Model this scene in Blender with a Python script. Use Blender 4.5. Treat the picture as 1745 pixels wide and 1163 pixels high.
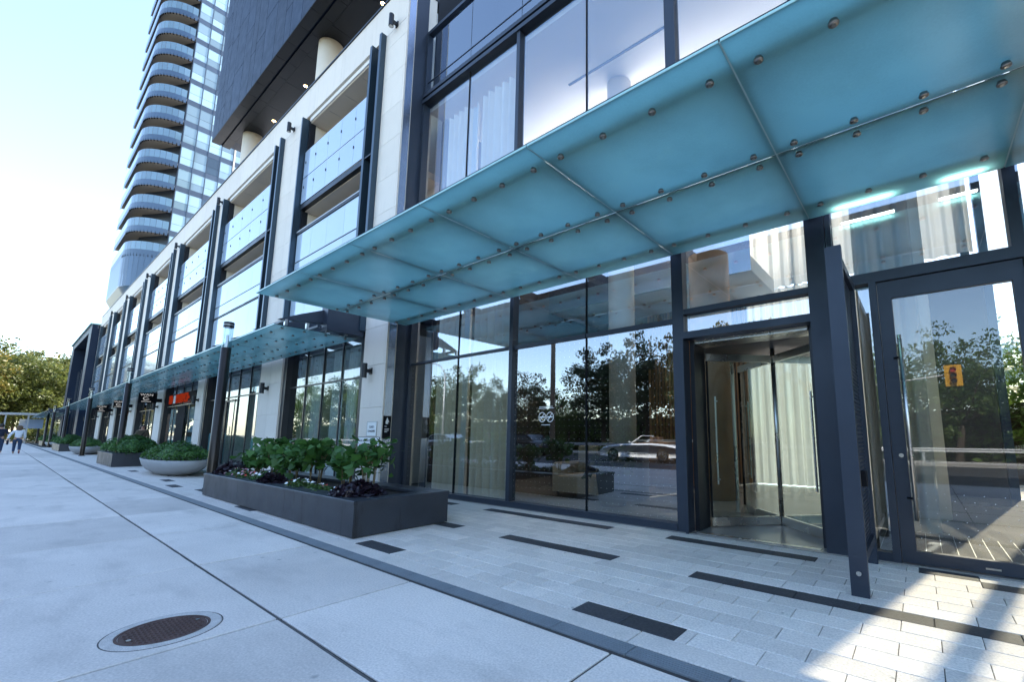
import bpy, bmesh, math, random
import numpy as np
from mathutils import Vector, Matrix, Quaternion

for o in list(bpy.data.objects):
    bpy.data.objects.remove(o)
scene = bpy.context.scene
COL = scene.collection
RNG = random.Random(7)

# ------------------------------------------------------------------ camera
cam_d = bpy.data.cameras.new('camera')
cam = bpy.data.objects.new('camera', cam_d)
COL.objects.link(cam)
scene.camera = cam
# axes recovered from the vanishing points of the photograph
V1 = (-6.0, 740.0); V2 = (1568.0, 745.0); HX, HY, FPX = 985.11, 636.60, 752.66
def _ray(p):
    return Vector(((p[0]-HX)/FPX, -(p[1]-HY)/FPX, -1.0)).normalized()
ex = -_ray(V1); ez = _ray((1002.0, -4680.0))
ez = (ez - ex*ez.dot(ex)).normalized(); ey = ez.cross(ex).normalized()
M3 = Matrix((ex, ey, ez))
cam.matrix_world = Matrix.Translation((0, 0, 1.2)) @ M3.to_4x4()
cam_d.sensor_fit = 'HORIZONTAL'
cam_d.sensor_width = 36.0
cam_d.lens = FPX/1745.0*36.0
cam_d.shift_x = -(HX-872.5)/1745.0
cam_d.shift_y = (HY-581.5)/1745.0
cam_d.clip_start = 0.05
cam_d.clip_end = 3000

# ------------------------------------------------------------------ light
SUN_EL = math.radians(42.0)
SUN_AZ = math.radians(78.0)            # measured from +X towards +Y
to_sun = Vector((math.cos(SUN_EL)*math.cos(SUN_AZ), math.cos(SUN_EL)*math.sin(SUN_AZ), math.sin(SUN_EL)))
world = bpy.data.worlds.new('World')
scene.world = world
world.use_nodes = True
wn = world.node_tree
wn.nodes.clear()
w_out = wn.nodes.new('ShaderNodeOutputWorld')
w_bg = wn.nodes.new('ShaderNodeBackground')
w_sky = wn.nodes.new('ShaderNodeTexSky')
w_sky.sky_type = 'NISHITA'
w_sky.sun_disc = False
w_sky.sun_elevation = SUN_EL
w_sky.sun_rotation = math.pi/2 - SUN_AZ
w_sky.air_density = 1.0
w_sky.dust_density = 0.5
w_sky.ozone_density = 1.0
w_bg.inputs['Strength'].default_value = 0.15
wn.links.new(w_sky.outputs[0], w_bg.inputs[0])
wn.links.new(w_bg.outputs[0], w_out.inputs[0])
sun_d = bpy.data.lights.new('sun', 'SUN')
sun_d.energy = 3.2
sun_d.angle = math.radians(0.5)
sun_d.color = (1.0, 0.93, 0.82)
sun = bpy.data.objects.new('sun', sun_d)
COL.objects.link(sun)
sun.rotation_euler = (-to_sun).to_track_quat('-Z', 'Y').to_euler()
sun.location = (0, 0, 60)
vs = scene.view_settings
vs.view_transform = 'Standard'
vs.look = 'None'
vs.gamma = 1.0
vs.use_curve_mapping = False
vs.exposure = 2.12
scene.cycles.max_bounces = 10
scene.cycles.transparent_max_bounces = 24
scene.cycles.glossy_bounces = 5
scene.cycles.diffuse_bounces = 4
scene.cycles.transmission_bounces = 6
scene.cycles.use_denoising = True
scene.cycles.caustics_reflective = False
scene.cycles.caustics_refractive = False
scene.cycles.sample_clamp_indirect = 4.0

# ------------------------------------------------------------------ materials
MATS = {}
def _nt(name):
    m = bpy.data.materials.new(name)
    m.use_nodes = True
    nt = m.node_tree
    nt.nodes.clear()
    out = nt.nodes.new('ShaderNodeOutputMaterial')
    return m, nt, out
def _noise(nt, scale, detail=4.0, coord='Object', rough=0.55):
    tc = nt.nodes.new('ShaderNodeTexCoord')
    n = nt.nodes.new('ShaderNodeTexNoise')
    n.inputs['Scale'].default_value = scale
    n.inputs['Detail'].default_value = detail
    n.inputs['Roughness'].default_value = rough
    nt.links.new(tc.outputs[coord], n.inputs['Vector'])
    return n
def pmat(name, col, rough=0.6, metal=0.0, var=0.0, vscale=3.0, fine=0.0, fscale=120.0, bump=0.0, bscale=80.0, spec=0.5,
         per_obj=0.0, coat=0.0, rvar=0.0):
    """principled material: base colour with broad stains, fine grain, object-to-object drift and fine relief"""
    if name in MATS:
        return MATS[name]
    m, nt, out = _nt(name)
    b = nt.nodes.new('ShaderNodeBsdfPrincipled')
    nt.links.new(b.outputs[0], out.inputs[0])
    b.inputs['Base Color'].default_value = (*col, 1)
    b.inputs['Roughness'].default_value = rough
    b.inputs['Metallic'].default_value = metal
    b.inputs['Specular IOR Level'].default_value = spec
    if coat:
        b.inputs['Coat Weight'].default_value = coat
        b.inputs['Coat Roughness'].default_value = 0.05
    cur = None
    def mul(prev, fac_socket, amt):
        mr = nt.nodes.new('ShaderNodeMapRange')
        mr.inputs['From Min'].default_value = 0.25
        mr.inputs['From Max'].default_value = 0.75
        mr.inputs['To Min'].default_value = 1.0-amt
        mr.inputs['To Max'].default_value = 1.0+amt
        nt.links.new(fac_socket, mr.inputs['Value'])
        if prev is None:
            return mr.outputs[0]
        mm = nt.nodes.new('ShaderNodeMath'); mm.operation = 'MULTIPLY'
        nt.links.new(prev, mm.inputs[0]); nt.links.new(mr.outputs[0], mm.inputs[1])
        return mm.outputs[0]
    if var:
        cur = mul(cur, _noise(nt, vscale).outputs['Fac'], var)
    if fine:
        cur = mul(cur, _noise(nt, fscale, 2.0).outputs['Fac'], fine)
    if per_obj:
        oi = nt.nodes.new('ShaderNodeObjectInfo')
        cur = mul(cur, oi.outputs['Random'], per_obj)
    if cur is not None:
        vm = nt.nodes.new('ShaderNodeVectorMath'); vm.operation = 'SCALE'
        vm.inputs[0].default_value = col
        nt.links.new(cur, vm.inputs['Scale'])
        nt.links.new(vm.outputs[0], b.inputs['Base Color'])
    if rvar:
        n = _noise(nt, 2.3)
        mr = nt.nodes.new('ShaderNodeMapRange')
        mr.inputs['From Min'].default_value = .3; mr.inputs['From Max'].default_value = .7
        mr.inputs['To Min'].default_value = max(.02, rough-rvar); mr.inputs['To Max'].default_value = rough+rvar
        nt.links.new(n.outputs['Fac'], mr.inputs['Value']); nt.links.new(mr.outputs[0], b.inputs['Roughness'])
    if bump:
        n = _noise(nt, bscale, 3.0)
        bp = nt.nodes.new('ShaderNodeBump')
        bp.inputs['Strength'].default_value = bump
        bp.inputs['Distance'].default_value = 0.01
        nt.links.new(n.outputs['Fac'], bp.inputs['Height'])
        nt.links.new(bp.outputs[0], b.inputs['Normal'])
    MATS[name] = m
    return m
def glass(name, tint=(.86, .93, .91), ior=1.6, rough=0.0, wob=0.0):
    """architectural pane: fresnel mirror over a tinted see-through layer, lets sunlight pass"""
    m, nt, out = _nt(name)
    tr = nt.nodes.new('ShaderNodeBsdfTransparent'); tr.inputs[0].default_value = (*tint, 1)
    gl = nt.nodes.new('ShaderNodeBsdfGlossy'); gl.inputs['Roughness'].default_value = rough
    gl.inputs['Color'].default_value = (.90, .95, 1, 1)
    fr = nt.nodes.new('ShaderNodeFresnel'); fr.inputs['IOR'].default_value = ior
    mx = nt.nodes.new('ShaderNodeMixShader')
    if wob:
        n = _noise(nt, 0.9, 1.0)
        bp = nt.nodes.new('ShaderNodeBump'); bp.inputs['Strength'].default_value = wob; bp.inputs['Distance'].default_value = .02
        nt.links.new(n.outputs['Fac'], bp.inputs['Height']); nt.links.new(bp.outputs[0], gl.inputs['Normal'])
    # only the outer skin of a pane mirrors; rays do not bend here, so the inner skin must not go into total reflection
    geo = nt.nodes.new('ShaderNodeNewGeometry')
    inv = nt.nodes.new('ShaderNodeMath'); inv.operation = 'SUBTRACT'; inv.inputs[0].default_value = 1.0
    mu = nt.nodes.new('ShaderNodeMath'); mu.operation = 'MULTIPLY'
    nt.links.new(geo.outputs['Backfacing'], inv.inputs[1])
    nt.links.new(fr.outputs[0], mu.inputs[0]); nt.links.new(inv.outputs[0], mu.inputs[1])
    nt.links.new(mu.outputs[0], mx.inputs[0]); nt.links.new(tr.outputs[0], mx.inputs[1]); nt.links.new(gl.outputs[0], mx.inputs[2])
    nt.links.new(mx.outputs[0], out.inputs[0])
    MATS[name] = m
    return m
def frosted(name, col, trans):
    m, nt, out = _nt(name)
    n = _noise(nt, 1.3, 5.0); n2 = _noise(nt, 60.0, 2.0)
    mr = nt.nodes.new('ShaderNodeMapRange'); mr.inputs['From Min'].default_value = .3; mr.inputs['From Max'].default_value = .7
    mr.inputs['To Min'].default_value = .78; mr.inputs['To Max'].default_value = 1.08
    ad = nt.nodes.new('ShaderNodeMath'); ad.operation = 'MULTIPLY_ADD'; ad.inputs[1].default_value = .25; 
    nt.links.new(n2.outputs['Fac'], ad.inputs[0]); nt.links.new(n.outputs['Fac'], ad.inputs[2])
    nt.links.new(ad.outputs[0], mr.inputs['Value'])
    vm = nt.nodes.new('ShaderNodeVectorMath'); vm.operation = 'SCALE'; vm.inputs[0].default_value = trans
    nt.links.new(mr.outputs[0], vm.inputs['Scale'])
    tl = nt.nodes.new('ShaderNodeBsdfTranslucent'); nt.links.new(vm.outputs[0], tl.inputs[0])
    df = nt.nodes.new('ShaderNodeBsdfDiffuse'); df.inputs[0].default_value = (*col, 1)
    m1 = nt.nodes.new('ShaderNodeMixShader'); m1.inputs[0].default_value = .3
    nt.links.new(tl.outputs[0], m1.inputs[1]); nt.links.new(df.outputs[0], m1.inputs[2])
    gl = nt.nodes.new('ShaderNodeBsdfGlossy'); gl.inputs['Roughness'].default_value = .22
    fr = nt.nodes.new('ShaderNodeFresnel'); fr.inputs['IOR'].default_value = 1.45
    m2 = nt.nodes.new('ShaderNodeMixShader')
    nt.links.new(fr.outputs[0], m2.inputs[0]); nt.links.new(m1.outputs[0], m2.inputs[1]); nt.links.new(gl.outputs[0], m2.inputs[2])
    nt.links.new(m2.outputs[0], out.inputs[0])
    MATS[name] = m
    return m
def leafmat(name, a, b, trans=0.35, rough=.45):
    m, nt, out = _nt(name)
    g = nt.nodes.new('ShaderNodeNewGeometry')
    n = _noise(nt, .45, 2.0)
    ad = nt.nodes.new('ShaderNodeMath'); ad.operation = 'MULTIPLY_ADD'; ad.inputs[1].default_value = .55
    mr0 = nt.nodes.new('ShaderNodeMapRange'); mr0.inputs['From Min'].default_value = .3; mr0.inputs['From Max'].default_value = .7
    mr0.inputs['To Max'].default_value = .5
    nt.links.new(n.outputs['Fac'], mr0.inputs['Value'])
    nt.links.new(g.outputs['Random Per Island'], ad.inputs[0]); nt.links.new(mr0.outputs[0], ad.inputs[2])
    mx = nt.nodes.new('ShaderNodeMix'); mx.data_type = 'RGBA'
    mx.inputs['A'].default_value = (*a, 1); mx.inputs['B'].default_value = (*b, 1)
    nt.links.new(ad.outputs[0], mx.inputs['Factor'])
    p = nt.nodes.new('ShaderNodeBsdfPrincipled'); p.inputs['Roughness'].default_value = rough
    nt.links.new(mx.outputs['Result'], p.inputs['Base Color'])
    t = nt.nodes.new('ShaderNodeBsdfTranslucent'); nt.links.new(mx.outputs['Result'], t.inputs[0])
    s = nt.nodes.new('ShaderNodeMixShader'); s.inputs[0].default_value = trans
    nt.links.new(p.outputs[0], s.inputs[1]); nt.links.new(t.outputs[0], s.inputs[2]); nt.links.new(s.outputs[0], out.inputs[0])
    MATS[name] = m
    return m
def emit(name, col, strength):
    m, nt, out = _nt(name)
    e = nt.nodes.new('ShaderNodeEmission'); e.inputs[0].default_value = (*col, 1); e.inputs[1].default_value = strength
    nt.links.new(e.outputs[0], out.inputs[0])
    MATS[name] = m
    return m

pmat('concrete', (.66, .60, .545), .85, var=.12, vscale=.9, fine=.17, fscale=75, bump=.12, bscale=160, per_obj=.09)
pmat('concrete_band', (.65, .595, .54), .85, var=.1, vscale=1.5, fine=.17, fscale=75, bump=.12, bscale=160)
pmat('collar', (.50, .47, .44), .9, var=.2, vscale=14, fine=.3, fscale=200)
pmat('paver_light', (.73, .67, .61), .85, var=.12, vscale=2.5, fine=.22, fscale=70, bump=.2, bscale=90, per_obj=.08)
pmat('paver_dark', (.045, .046, .052), .7, var=.2, vscale=5, fine=.4, fscale=50, bump=.2, bscale=200, per_obj=.12)
pmat('joint', (.055, .052, .05), .95, var=.2)
pmat('sealant', (.075, .073, .072), .9, var=.3, vscale=8)
pmat('tactile', (.155, .175, .19), .7, var=.15, vscale=2, fine=.15)
pmat('asphalt', (.055, .055, .057), .9, var=.12, vscale=.4, fine=.3, fscale=160, bump=.3, bscale=120)
pmat('ground', (.20, .18, .13), .95, var=.2, vscale=.1)
pmat('kerb', (.36, .34, .31), .85, var=.1, fine=.15)
def weather(name, dark, lo, hi, scale=(1, 1, 1), strength=.6, spots=0.0, spot_scale=9.0):
    """overlay irregular stains and small dark spots with shapes of their own on an existing material"""
    m = MATS[name]; nt = m.node_tree
    b = [n for n in nt.nodes if n.type == 'BSDF_PRINCIPLED'][0]
    src = b.inputs['Base Color'].links[0].from_socket
    tc = nt.nodes.new('ShaderNodeTexCoord'); mp = nt.nodes.new('ShaderNodeMapping'); mp.inputs['Scale'].default_value = scale
    n = nt.nodes.new('ShaderNodeTexNoise'); n.inputs['Scale'].default_value = 1.0; n.inputs['Detail'].default_value = 6; n.inputs['Roughness'].default_value = .65
    nt.links.new(tc.outputs['Object'], mp.inputs[0]); nt.links.new(mp.outputs[0], n.inputs['Vector'])
    mr = nt.nodes.new('ShaderNodeMapRange'); mr.inputs['From Min'].default_value = lo; mr.inputs['From Max'].default_value = hi
    mr.inputs['To Max'].default_value = strength
    nt.links.new(n.outputs['Fac'], mr.inputs['Value'])
    fac = mr.outputs[0]
    if spots:
        v = nt.nodes.new('ShaderNodeTexVoronoi'); v.inputs['Scale'].default_value = spot_scale
        nt.links.new(tc.outputs['Object'], v.inputs['Vector'])
        wn_ = nt.nodes.new('ShaderNodeSeparateColor'); nt.links.new(v.outputs['Color'], wn_.inputs[0])
        m1 = nt.nodes.new('ShaderNodeMapRange'); m1.inputs['From Min'].default_value = .10; m1.inputs['From Max'].default_value = .04
        nt.links.new(v.outputs['Distance'], m1.inputs['Value'])
        m2 = nt.nodes.new('ShaderNodeMath'); m2.operation = 'GREATER_THAN'; m2.inputs[1].default_value = .72; nt.links.new(wn_.outputs[0], m2.inputs[0])
        m3 = nt.nodes.new('ShaderNodeMath'); m3.operation = 'MULTIPLY'; nt.links.new(m1.outputs[0], m3.inputs[0]); nt.links.new(m2.outputs[0], m3.inputs[1])
        m4 = nt.nodes.new('ShaderNodeMath'); m4.operation = 'MULTIPLY_ADD'; m4.use_clamp = True; m4.inputs[1].default_value = spots
        nt.links.new(m3.outputs[0], m4.inputs[0]); nt.links.new(fac, m4.inputs[2]); fac = m4.outputs[0]
    mx = nt.nodes.new('ShaderNodeMix'); mx.data_type = 'RGBA'; mx.inputs['B'].default_value = (*dark, 1)
    nt.links.new(fac, mx.inputs['Factor']); nt.links.new(src, mx.inputs['A']); nt.links.new(mx.outputs['Result'], b.inputs['Base Color'])
weather('concrete', (.30, .28, .26), .50, .74, (.9, 2.2, 1), .42, .75, 4.0)
weather('concrete_band', (.30, .285, .265), .5, .75, (2, 2, 1), .4, .4, 7.0)
weather('paver_light', (.28, .265, .25), .5, .75, (2.5, 2.5, 1), .45, .7, 6.0)
pmat('paint_white', (.75, .75, .72), .6)
pmat('limestone', (.75, .68, .60), .75, var=.05, vscale=.8, fine=.06, fscale=60, bump=.05, bscale=60, per_obj=.025)
pmat('stucco', (.82, .71, .58), .85, var=.05, vscale=1.0)
pmat('cream_wall', (.72, .65, .55), .85, var=.04)
pmat('dark_metal', (.018, .021, .028), .38, metal=.3, var=.12, vscale=2, spec=.5, rvar=.08)
pmat('frame_metal', (.034, .044, .064), .42, metal=.35, var=.08, vscale=3, rvar=.06)
pmat('fin_metal', (.035, .06, .085), .3, metal=.4, per_obj=.08)
pmat('clad_metal', (.006, .016, .038), .5, metal=.0, spec=.25, var=.15, vscale=.5, per_obj=.12, rvar=.06)
pmat('soffit_metal', (.010, .011, .013), .5, metal=.0, spec=.3, var=.1, per_obj=.12)
pmat('blue_metal', (.30, .34, .42), .25, metal=.85, var=.05, per_obj=.04)
pmat('steel', (.55, .54, .52), .28, metal=1.0, var=.06, vscale=6, rvar=.06)
pmat('bolt', (.33, .30, .27), .32, metal=1.0, var=.1)
pmat('planter_dark', (.028, .032, .042), .42, var=.25, vscale=2.0, fine=.25, fscale=120, rvar=.1)
weather('planter_dark', (.006, .006, .008), .58, .66, (7, 7, .9), .85)
weather('limestone', (.52, .46, .40), .52, .80, (3.5, 3.5, .45), .35)
pmat('bowl_grey', (.34, .34, .34), .65, var=.07, fine=.1, fscale=90, bump=.06)
pmat('soil', (.03, .022, .016), .95, bump=.6, bscale=60)
pmat('post_bronze', (.035, .027, .022), .28, metal=.6, var=.15, vscale=3)
pmat('rust_iron', (.105, .060, .050), .7, metal=.4, var=.25, vscale=9, fine=.3, fscale=150)
pmat('white_panel', (.40, .50, .64), .08, var=.04, vscale=.6, per_obj=.05, coat=.6, spec=.6)
pmat('white_panel_low', (.50, .60, .70), .08, var=.04, vscale=.6, per_obj=.05, coat=.4, spec=.6)
pmat('balcony_soffit', (.42, .38, .34), .85)
pmat('balcony_edge', (.07, .11, .17), .35, metal=.3, per_obj=.08)
pmat('tower_clad', (.065, .09, .13), .4, metal=.3, per_obj=.1)
pmat('tower_cream', (.62, .56, .46), .6, per_obj=.06)
pmat('tower_glass_dark', (.03, .05, .07), .06, spec=1.0, per_obj=.3)
pmat('tower_glass', (.26, .37, .44), .06, spec=1.0, per_obj=.35)
pmat('guard_glass', (.14, .23, .31), .08, spec=.9, per_obj=.1)
pmat('lobby_floor', (.25, .24, .225), .22, var=.05)
pmat('plaster', (.80, .79, .77), .8)
pmat('wood', (.30, .155, .07), .5, var=.25, vscale=3.0, per_obj=.2)
pmat('wood_dark', (.045, .035, .03), .5, var=.2)
pmat('curtain', (.84, .74, .61), .9, var=.05)
pmat('curtain_white', (.74, .74, .72), .9, var=.04)
pmat('fabric_cream', (.40, .32, .22), .9, var=.06)
pmat('fabric_dark', (.03, .035, .04), .9)
pmat('mat_grille', (.05, .05, .05), .8, fine=.2)
pmat('sign_white', (.78, .80, .80), .5, var=.04)
pmat('sign_black', (.010, .010, .012), .8, spec=.15)
pmat('text_dark', (.08, .09, .11), .6)
pmat('text_red', (.60, .05, .05), .6)
pmat('text_white', (.85, .85, .85), .5)
pmat('red_sign', (.75, .05, .02), .4)
pmat('orange_paper', (.75, .32, .06), .6)
pmat('poster_warm', (.55, .25, .16), .6, var=.5, vscale=6)
pmat('poster_cool', (.45, .55, .62), .6, var=.35, vscale=6)
pmat('poster_aqua', (.15, .42, .48), .5, var=.2, vscale=4)
pmat('bark', (.075, .055, .04), .9, var=.3, vscale=6, bump=.8, bscale=25)
pmat('twig', (.22, .17, .09), .8, var=.2)
pmat('wood_pole', (.20, .16, .12), .9, var=.2, vscale=5)
pmat('galv', (.42, .43, .43), .5, metal=.6, var=.1)
pmat('signal_yellow', (.80, .42, .02), .45)
pmat('lens_red', (.5, .05, .03), .3)
pmat('lens_dark', (.05, .04, .02), .3)
pmat('car_white', (.74, .75, .76), .18, coat=1.0)
pmat('car_dark', (.02, .023, .03), .2, coat=1.0)
pmat('tyre', (.015, .015, .015), .8)
pmat('leather', (.10, .055, .03), .6)
pmat('skin', (.45, .27, .19), .6)
pmat('hair_brown', (.12, .07, .035), .6, var=.3, vscale=20)
pmat('hair_black', (.012, .01, .009), .5)
pmat('cloth_white', (.72, .74, .78), .9, var=.06, vscale=8)
pmat('denim', (.03, .055, .11), .9, var=.15, vscale=9)
pmat('cloth_navy', (.012, .016, .035), .9)
pmat('cloth_brown', (.10, .075, .05), .9, var=.1, vscale=8)
pmat('shoe_white', (.7, .7, .7), .6)
pmat('shoe_red', (.25, .06, .08), .6)
pmat('yellow_green', (.55, .58, .05), .5)
glass('lobby_glass', (.84, .86, .84), 3.0, wob=.006)
glass('upper_glass', (.93, .96, .98), 3.8, wob=.006)
glass('shop_glass', (.82, .88, .88), 2.6, wob=.008)
glass('door_glass', (.90, .94, .92), 2.0)
glass('rear_glass', (.76, .72, .66), 1.6)
glass('canopy_top', (.90, .97, .96), 1.5)
glass('lamp_glass', (.72, .80, .83), 2.3)
glass('shelter_glass', (.82, .9, .88), 1.5)
frosted('canopy_glass', (.20, .33, .33), (.25, .525, .505))
pmat('seal', (.42, .58, .55), .7)
pmat('glass_edge', (.45, .72, .68), .3)
def sheer(name, col, dif):
    m, nt, out = _nt(name)
    t = nt.nodes.new('ShaderNodeBsdfTranslucent'); t.inputs[0].default_value = (*col, 1)
    d = nt.nodes.new('ShaderNodeBsdfDiffuse'); d.inputs[0].default_value = (*dif, 1)
    x = nt.nodes.new('ShaderNodeMixShader'); x.inputs[0].default_value = .5
    nt.links.new(t.outputs[0], x.inputs[1]); nt.links.new(d.outputs[0], x.inputs[2]); nt.links.new(x.outputs[0], out.inputs[0])
    MATS[name] = m
sheer('sheer', (.40, .39, .36), (.55, .53, .49))
leafmat('leaf_shrub', (.016, .070, .020), (.11, .25, .05), .3, .52)
leafmat('leaf_box', (.022, .075, .014), (.10, .23, .04), .3, .4)
leafmat('leaf_bed', (.03, .075, .02), (.13, .21, .05), .3, .45)
leafmat('leaf_purple', (.010, .006, .012), (.03, .016, .028), .1, .4)
leafmat('leaf_dark', (.010, .030, .010), (.05, .085, .022), .3)
leafmat('leaf_green', (.042, .105, .020), (.17, .27, .05), .45)
leafmat('leaf_gold', (.11, .115, .022), (.30, .22, .045), .4)
leafmat('leaf_olive', (.055, .085, .02), (.19, .20, .045), .4)
pmat('petal_white', (.82, .82, .80), .7)
pmat('petal_red', (.55, .07, .05), .7)
pmat('petal_pink', (.65, .30, .38), .7)
pmat('petal_eye', (.45, .42, .05), .7)
emit('sun_patch_glow', (.93, 1.0, .95), 6.0)  # emission standing in for sunlit patches on the canopy glass
emit('warm_lamp', (1.0, .55, .18), 14.0)
emit('lobby_lamp', (1.0, .80, .58), 20.0)
emit('cove', (1.0, .90, .78), 32.0)  # added fill glow, brightens the lobby ceiling
emit('amber', (1.0, .50, .12), .25)
emit('sign_lit', (1.0, 1.0, 1.0), .13)
emit('sign_red_lit', (1.0, .09, .03), .06)

# ------------------------------------------------------------------ builders
ORG = {}
def link(o, parent=None):
    COL.objects.link(o)
    if parent is not None:
        o.parent = parent
    return o
def tag(o, label=None, cat=None, group=None, kind=None):
    if label: o['label'] = label
    if cat: o['category'] = cat
    if group: o['group'] = group
    if kind: o['kind'] = kind
    return o
def thing(name, label, cat, loc=(0, 0, 0), rz=0.0, group=None):
    o = bpy.data.objects.new(name, None)
    o.empty_display_size = .2
    link(o)
    o.location = loc
    o.rotation_euler = (0, 0, rz)
    ORG[o.name] = Vector(loc)
    return tag(o, label, cat, group)
class MB:
    def __init__(s): s.v = []; s.f = []; s.mi = []; s.m = 0
    def add(s, vs, fs):
        k = len(s.v); s.v += [tuple(v) for v in vs]
        s.f += [tuple(i+k for i in f) for f in fs]; s.mi += [s.m]*len(fs)
        return s
    def box(s, x0, x1, y0, y1, z0, z1):
        if x0 > x1: x0, x1 = x1, x0
        if y0 > y1: y0, y1 = y1, y0
        if z0 > z1: z0, z1 = z1, z0
        return s.add([(x0,y0,z0),(x1,y0,z0),(x1,y1,z0),(x0,y1,z0),(x0,y0,z1),(x1,y0,z1),(x1,y1,z1),(x0,y1,z1)],
                     [(0,3,2,1),(4,5,6,7),(0,1,5,4),(1,2,6,5),(2,3,7,6),(3,0,4,7)])
    def cham(s, x0, x1, y0, y1, z0, z1, c):
        """box whose top edges are chamfered by c"""
        return s.add([(x0,y0,z0),(x1,y0,z0),(x1,y1,z0),(x0,y1,z0),(x0,y0,z1-c),(x1,y0,z1-c),(x1,y1,z1-c),(x0,y1,z1-c),
                      (x0+c,y0+c,z1),(x1-c,y0+c,z1),(x1-c,y1-c,z1),(x0+c,y1-c,z1)],
                     [(0,3,2,1),(0,1,5,4),(1,2,6,5),(2,3,7,6),(3,0,4,7),(4,5,9,8),(5,6,10,9),(6,7,11,10),(7,4,8,11),(8,9,10,11)])
    def prism(s, poly, axis, a, b):
        """poly: 2D points; extruded along axis from a to b (axis 'x': (y,z), 'y': (x,z), 'z': (x,y))"""
        n = len(poly)
        def P(p, t):
            return {'x': (t, p[0], p[1]), 'y': (p[0], t, p[1]), 'z': (p[0], p[1], t)}[axis]
        vs = [P(p, a) for p in poly]+[P(p, b) for p in poly]
        fs = [tuple(range(n))[::-1], tuple(range(n, 2*n))]+[(i, (i+1) % n, n+(i+1) % n, n+i) for i in range(n)]
        return s.add(vs, fs)
    def tube(s, pts, radii, seg=10, cap=True):
        pts = [Vector(p) for p in pts]
        if not hasattr(radii, '__len__'): radii = [radii]*len(pts)
        rings = []; prev = None
        for i, p in enumerate(pts):
            d = (pts[min(i+1, len(pts)-1)]-pts[max(i-1, 0)]).normalized()
            if prev is None:
                a = d.orthogonal().normalized()
            else:
                a = (prev-d*prev.dot(d)).normalized()
            prev = a; b = d.cross(a)
            rings.append([p+(a*math.cos(2*math.pi*k/seg)+b*math.sin(2*math.pi*k/seg))*radii[i] for k in range(seg)])
        vs = [v for r in rings for v in r]; fs = []
        for i in range(len(pts)-1):
            for k in range(seg):
                fs.append((i*seg+k, i*seg+(k+1) % seg, (i+1)*seg+(k+1) % seg, (i+1)*seg+k))
        if cap:
            fs.append(tuple(range(seg))[::-1]); fs.append(tuple(range((len(pts)-1)*seg, len(pts)*seg)))
        return s.add(vs, fs)
    def cyl(s, c, r, z0, z1, seg=20):
        return s.tube([(c[0], c[1], z0), (c[0], c[1], z1)], r, seg)
    def lathe(s, prof, c=(0, 0, 0), seg=32, sx=1, sy=1):
        vs = []; fs = []
        for (r, z) in prof:
            for k in range(seg):
                t = 2*math.pi*k/seg
                vs.append((c[0]+r*sx*math.cos(t), c[1]+r*sy*math.sin(t), c[2]+z))
        for i in range(len(prof)-1):
            for k in range(seg):
                fs.append((i*seg+k, i*seg+(k+1) % seg, (i+1)*seg+(k+1) % seg, (i+1)*seg+k))
        return s.add(vs, fs)
    def mesh(s, name, mats, smooth=False, org=(0, 0, 0)):
        me = bpy.data.meshes.new(name)
        ox, oy, oz = org
        me.from_pydata([(x-ox, y-oy, z-oz) for x, y, z in s.v], [], s.f)
        if not isinstance(mats, (list, tuple)): mats = [mats]
        for m in mats: me.materials.append(MATS[m])
        if len(mats) > 1: me.polygons.foreach_set('material_index', s.mi)
        if smooth: me.polygons.foreach_set('use_smooth', [True]*len(me.polygons))
        me.update()
        return me
    def build(s, name, mats, parent=None, smooth=False):
        org = ORG.get(parent.name, Vector((0, 0, 0))) if parent is not None else Vector((0, 0, 0))
        o = bpy.data.objects.new(name, s.mesh(name, mats, smooth, org))
        link(o, parent)
        ORG[o.name] = org
        return o
def inst(name, me, parent, loc, rz=0.0):
    """object sharing mesh data, placed at a world point"""
    o = bpy.data.objects.new(name, me)
    link(o, parent)
    o.location = Vector(loc)-ORG.get(parent.name, Vector((0, 0, 0))) if parent is not None else Vector(loc)
    o.rotation_euler = (0, 0, rz)
    return o
def box(name, mat, parent, x0, x1, y0, y1, z0, z1):
    return MB().box(x0, x1, y0, y1, z0, z1).build(name, mat, parent)
def copy_tree(o, parent=None):
    c = o.copy(); COL.objects.link(c)
    if parent is not None: c.parent = parent
    for ch in o.children: copy_tree(ch, c)
    return c
def fast_mesh(name, V, F, mat, smooth=False):
    """V (n,3), F (m,k) numpy arrays of equal-sided faces"""
    me = bpy.data.meshes.new(name)
    n, (m, k) = len(V), F.shape
    me.vertices.add(n); me.vertices.foreach_set('co', V.astype(np.float32).ravel())
    me.loops.add(m*k); me.loops.foreach_set('vertex_index', F.astype(np.int32).ravel())
    me.polygons.add(m); me.polygons.foreach_set('loop_start', np.arange(0, m*k, k, dtype=np.int32))
    me.polygons.foreach_set('loop_total', np.full(m, k, dtype=np.int32))
    if smooth: me.polygons.foreach_set('use_smooth', np.ones(m, dtype=bool))
    me.materials.append(MATS[mat])
    me.update(calc_edges=True); me.validate()
    return me
LEAF = {
    'plain': np.array([(0, -.5, 0), (.28, 0, .06), (0, .55, -.03), (-.28, 0, .06)]),
    'long': np.array([(0, -.5, 0), (.17, 0, .05), (0, .6, -.06), (-.17, 0, .05)]),
}
LOBED = np.array([(0, -.45, 0), (.30, -.42, .05), (.50, -.05, .07), (.28, .12, .03), (0, .60, -.10), (-.28, .12, .03), (-.50, -.05, .07), (-.30, -.42, .05)])
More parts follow.
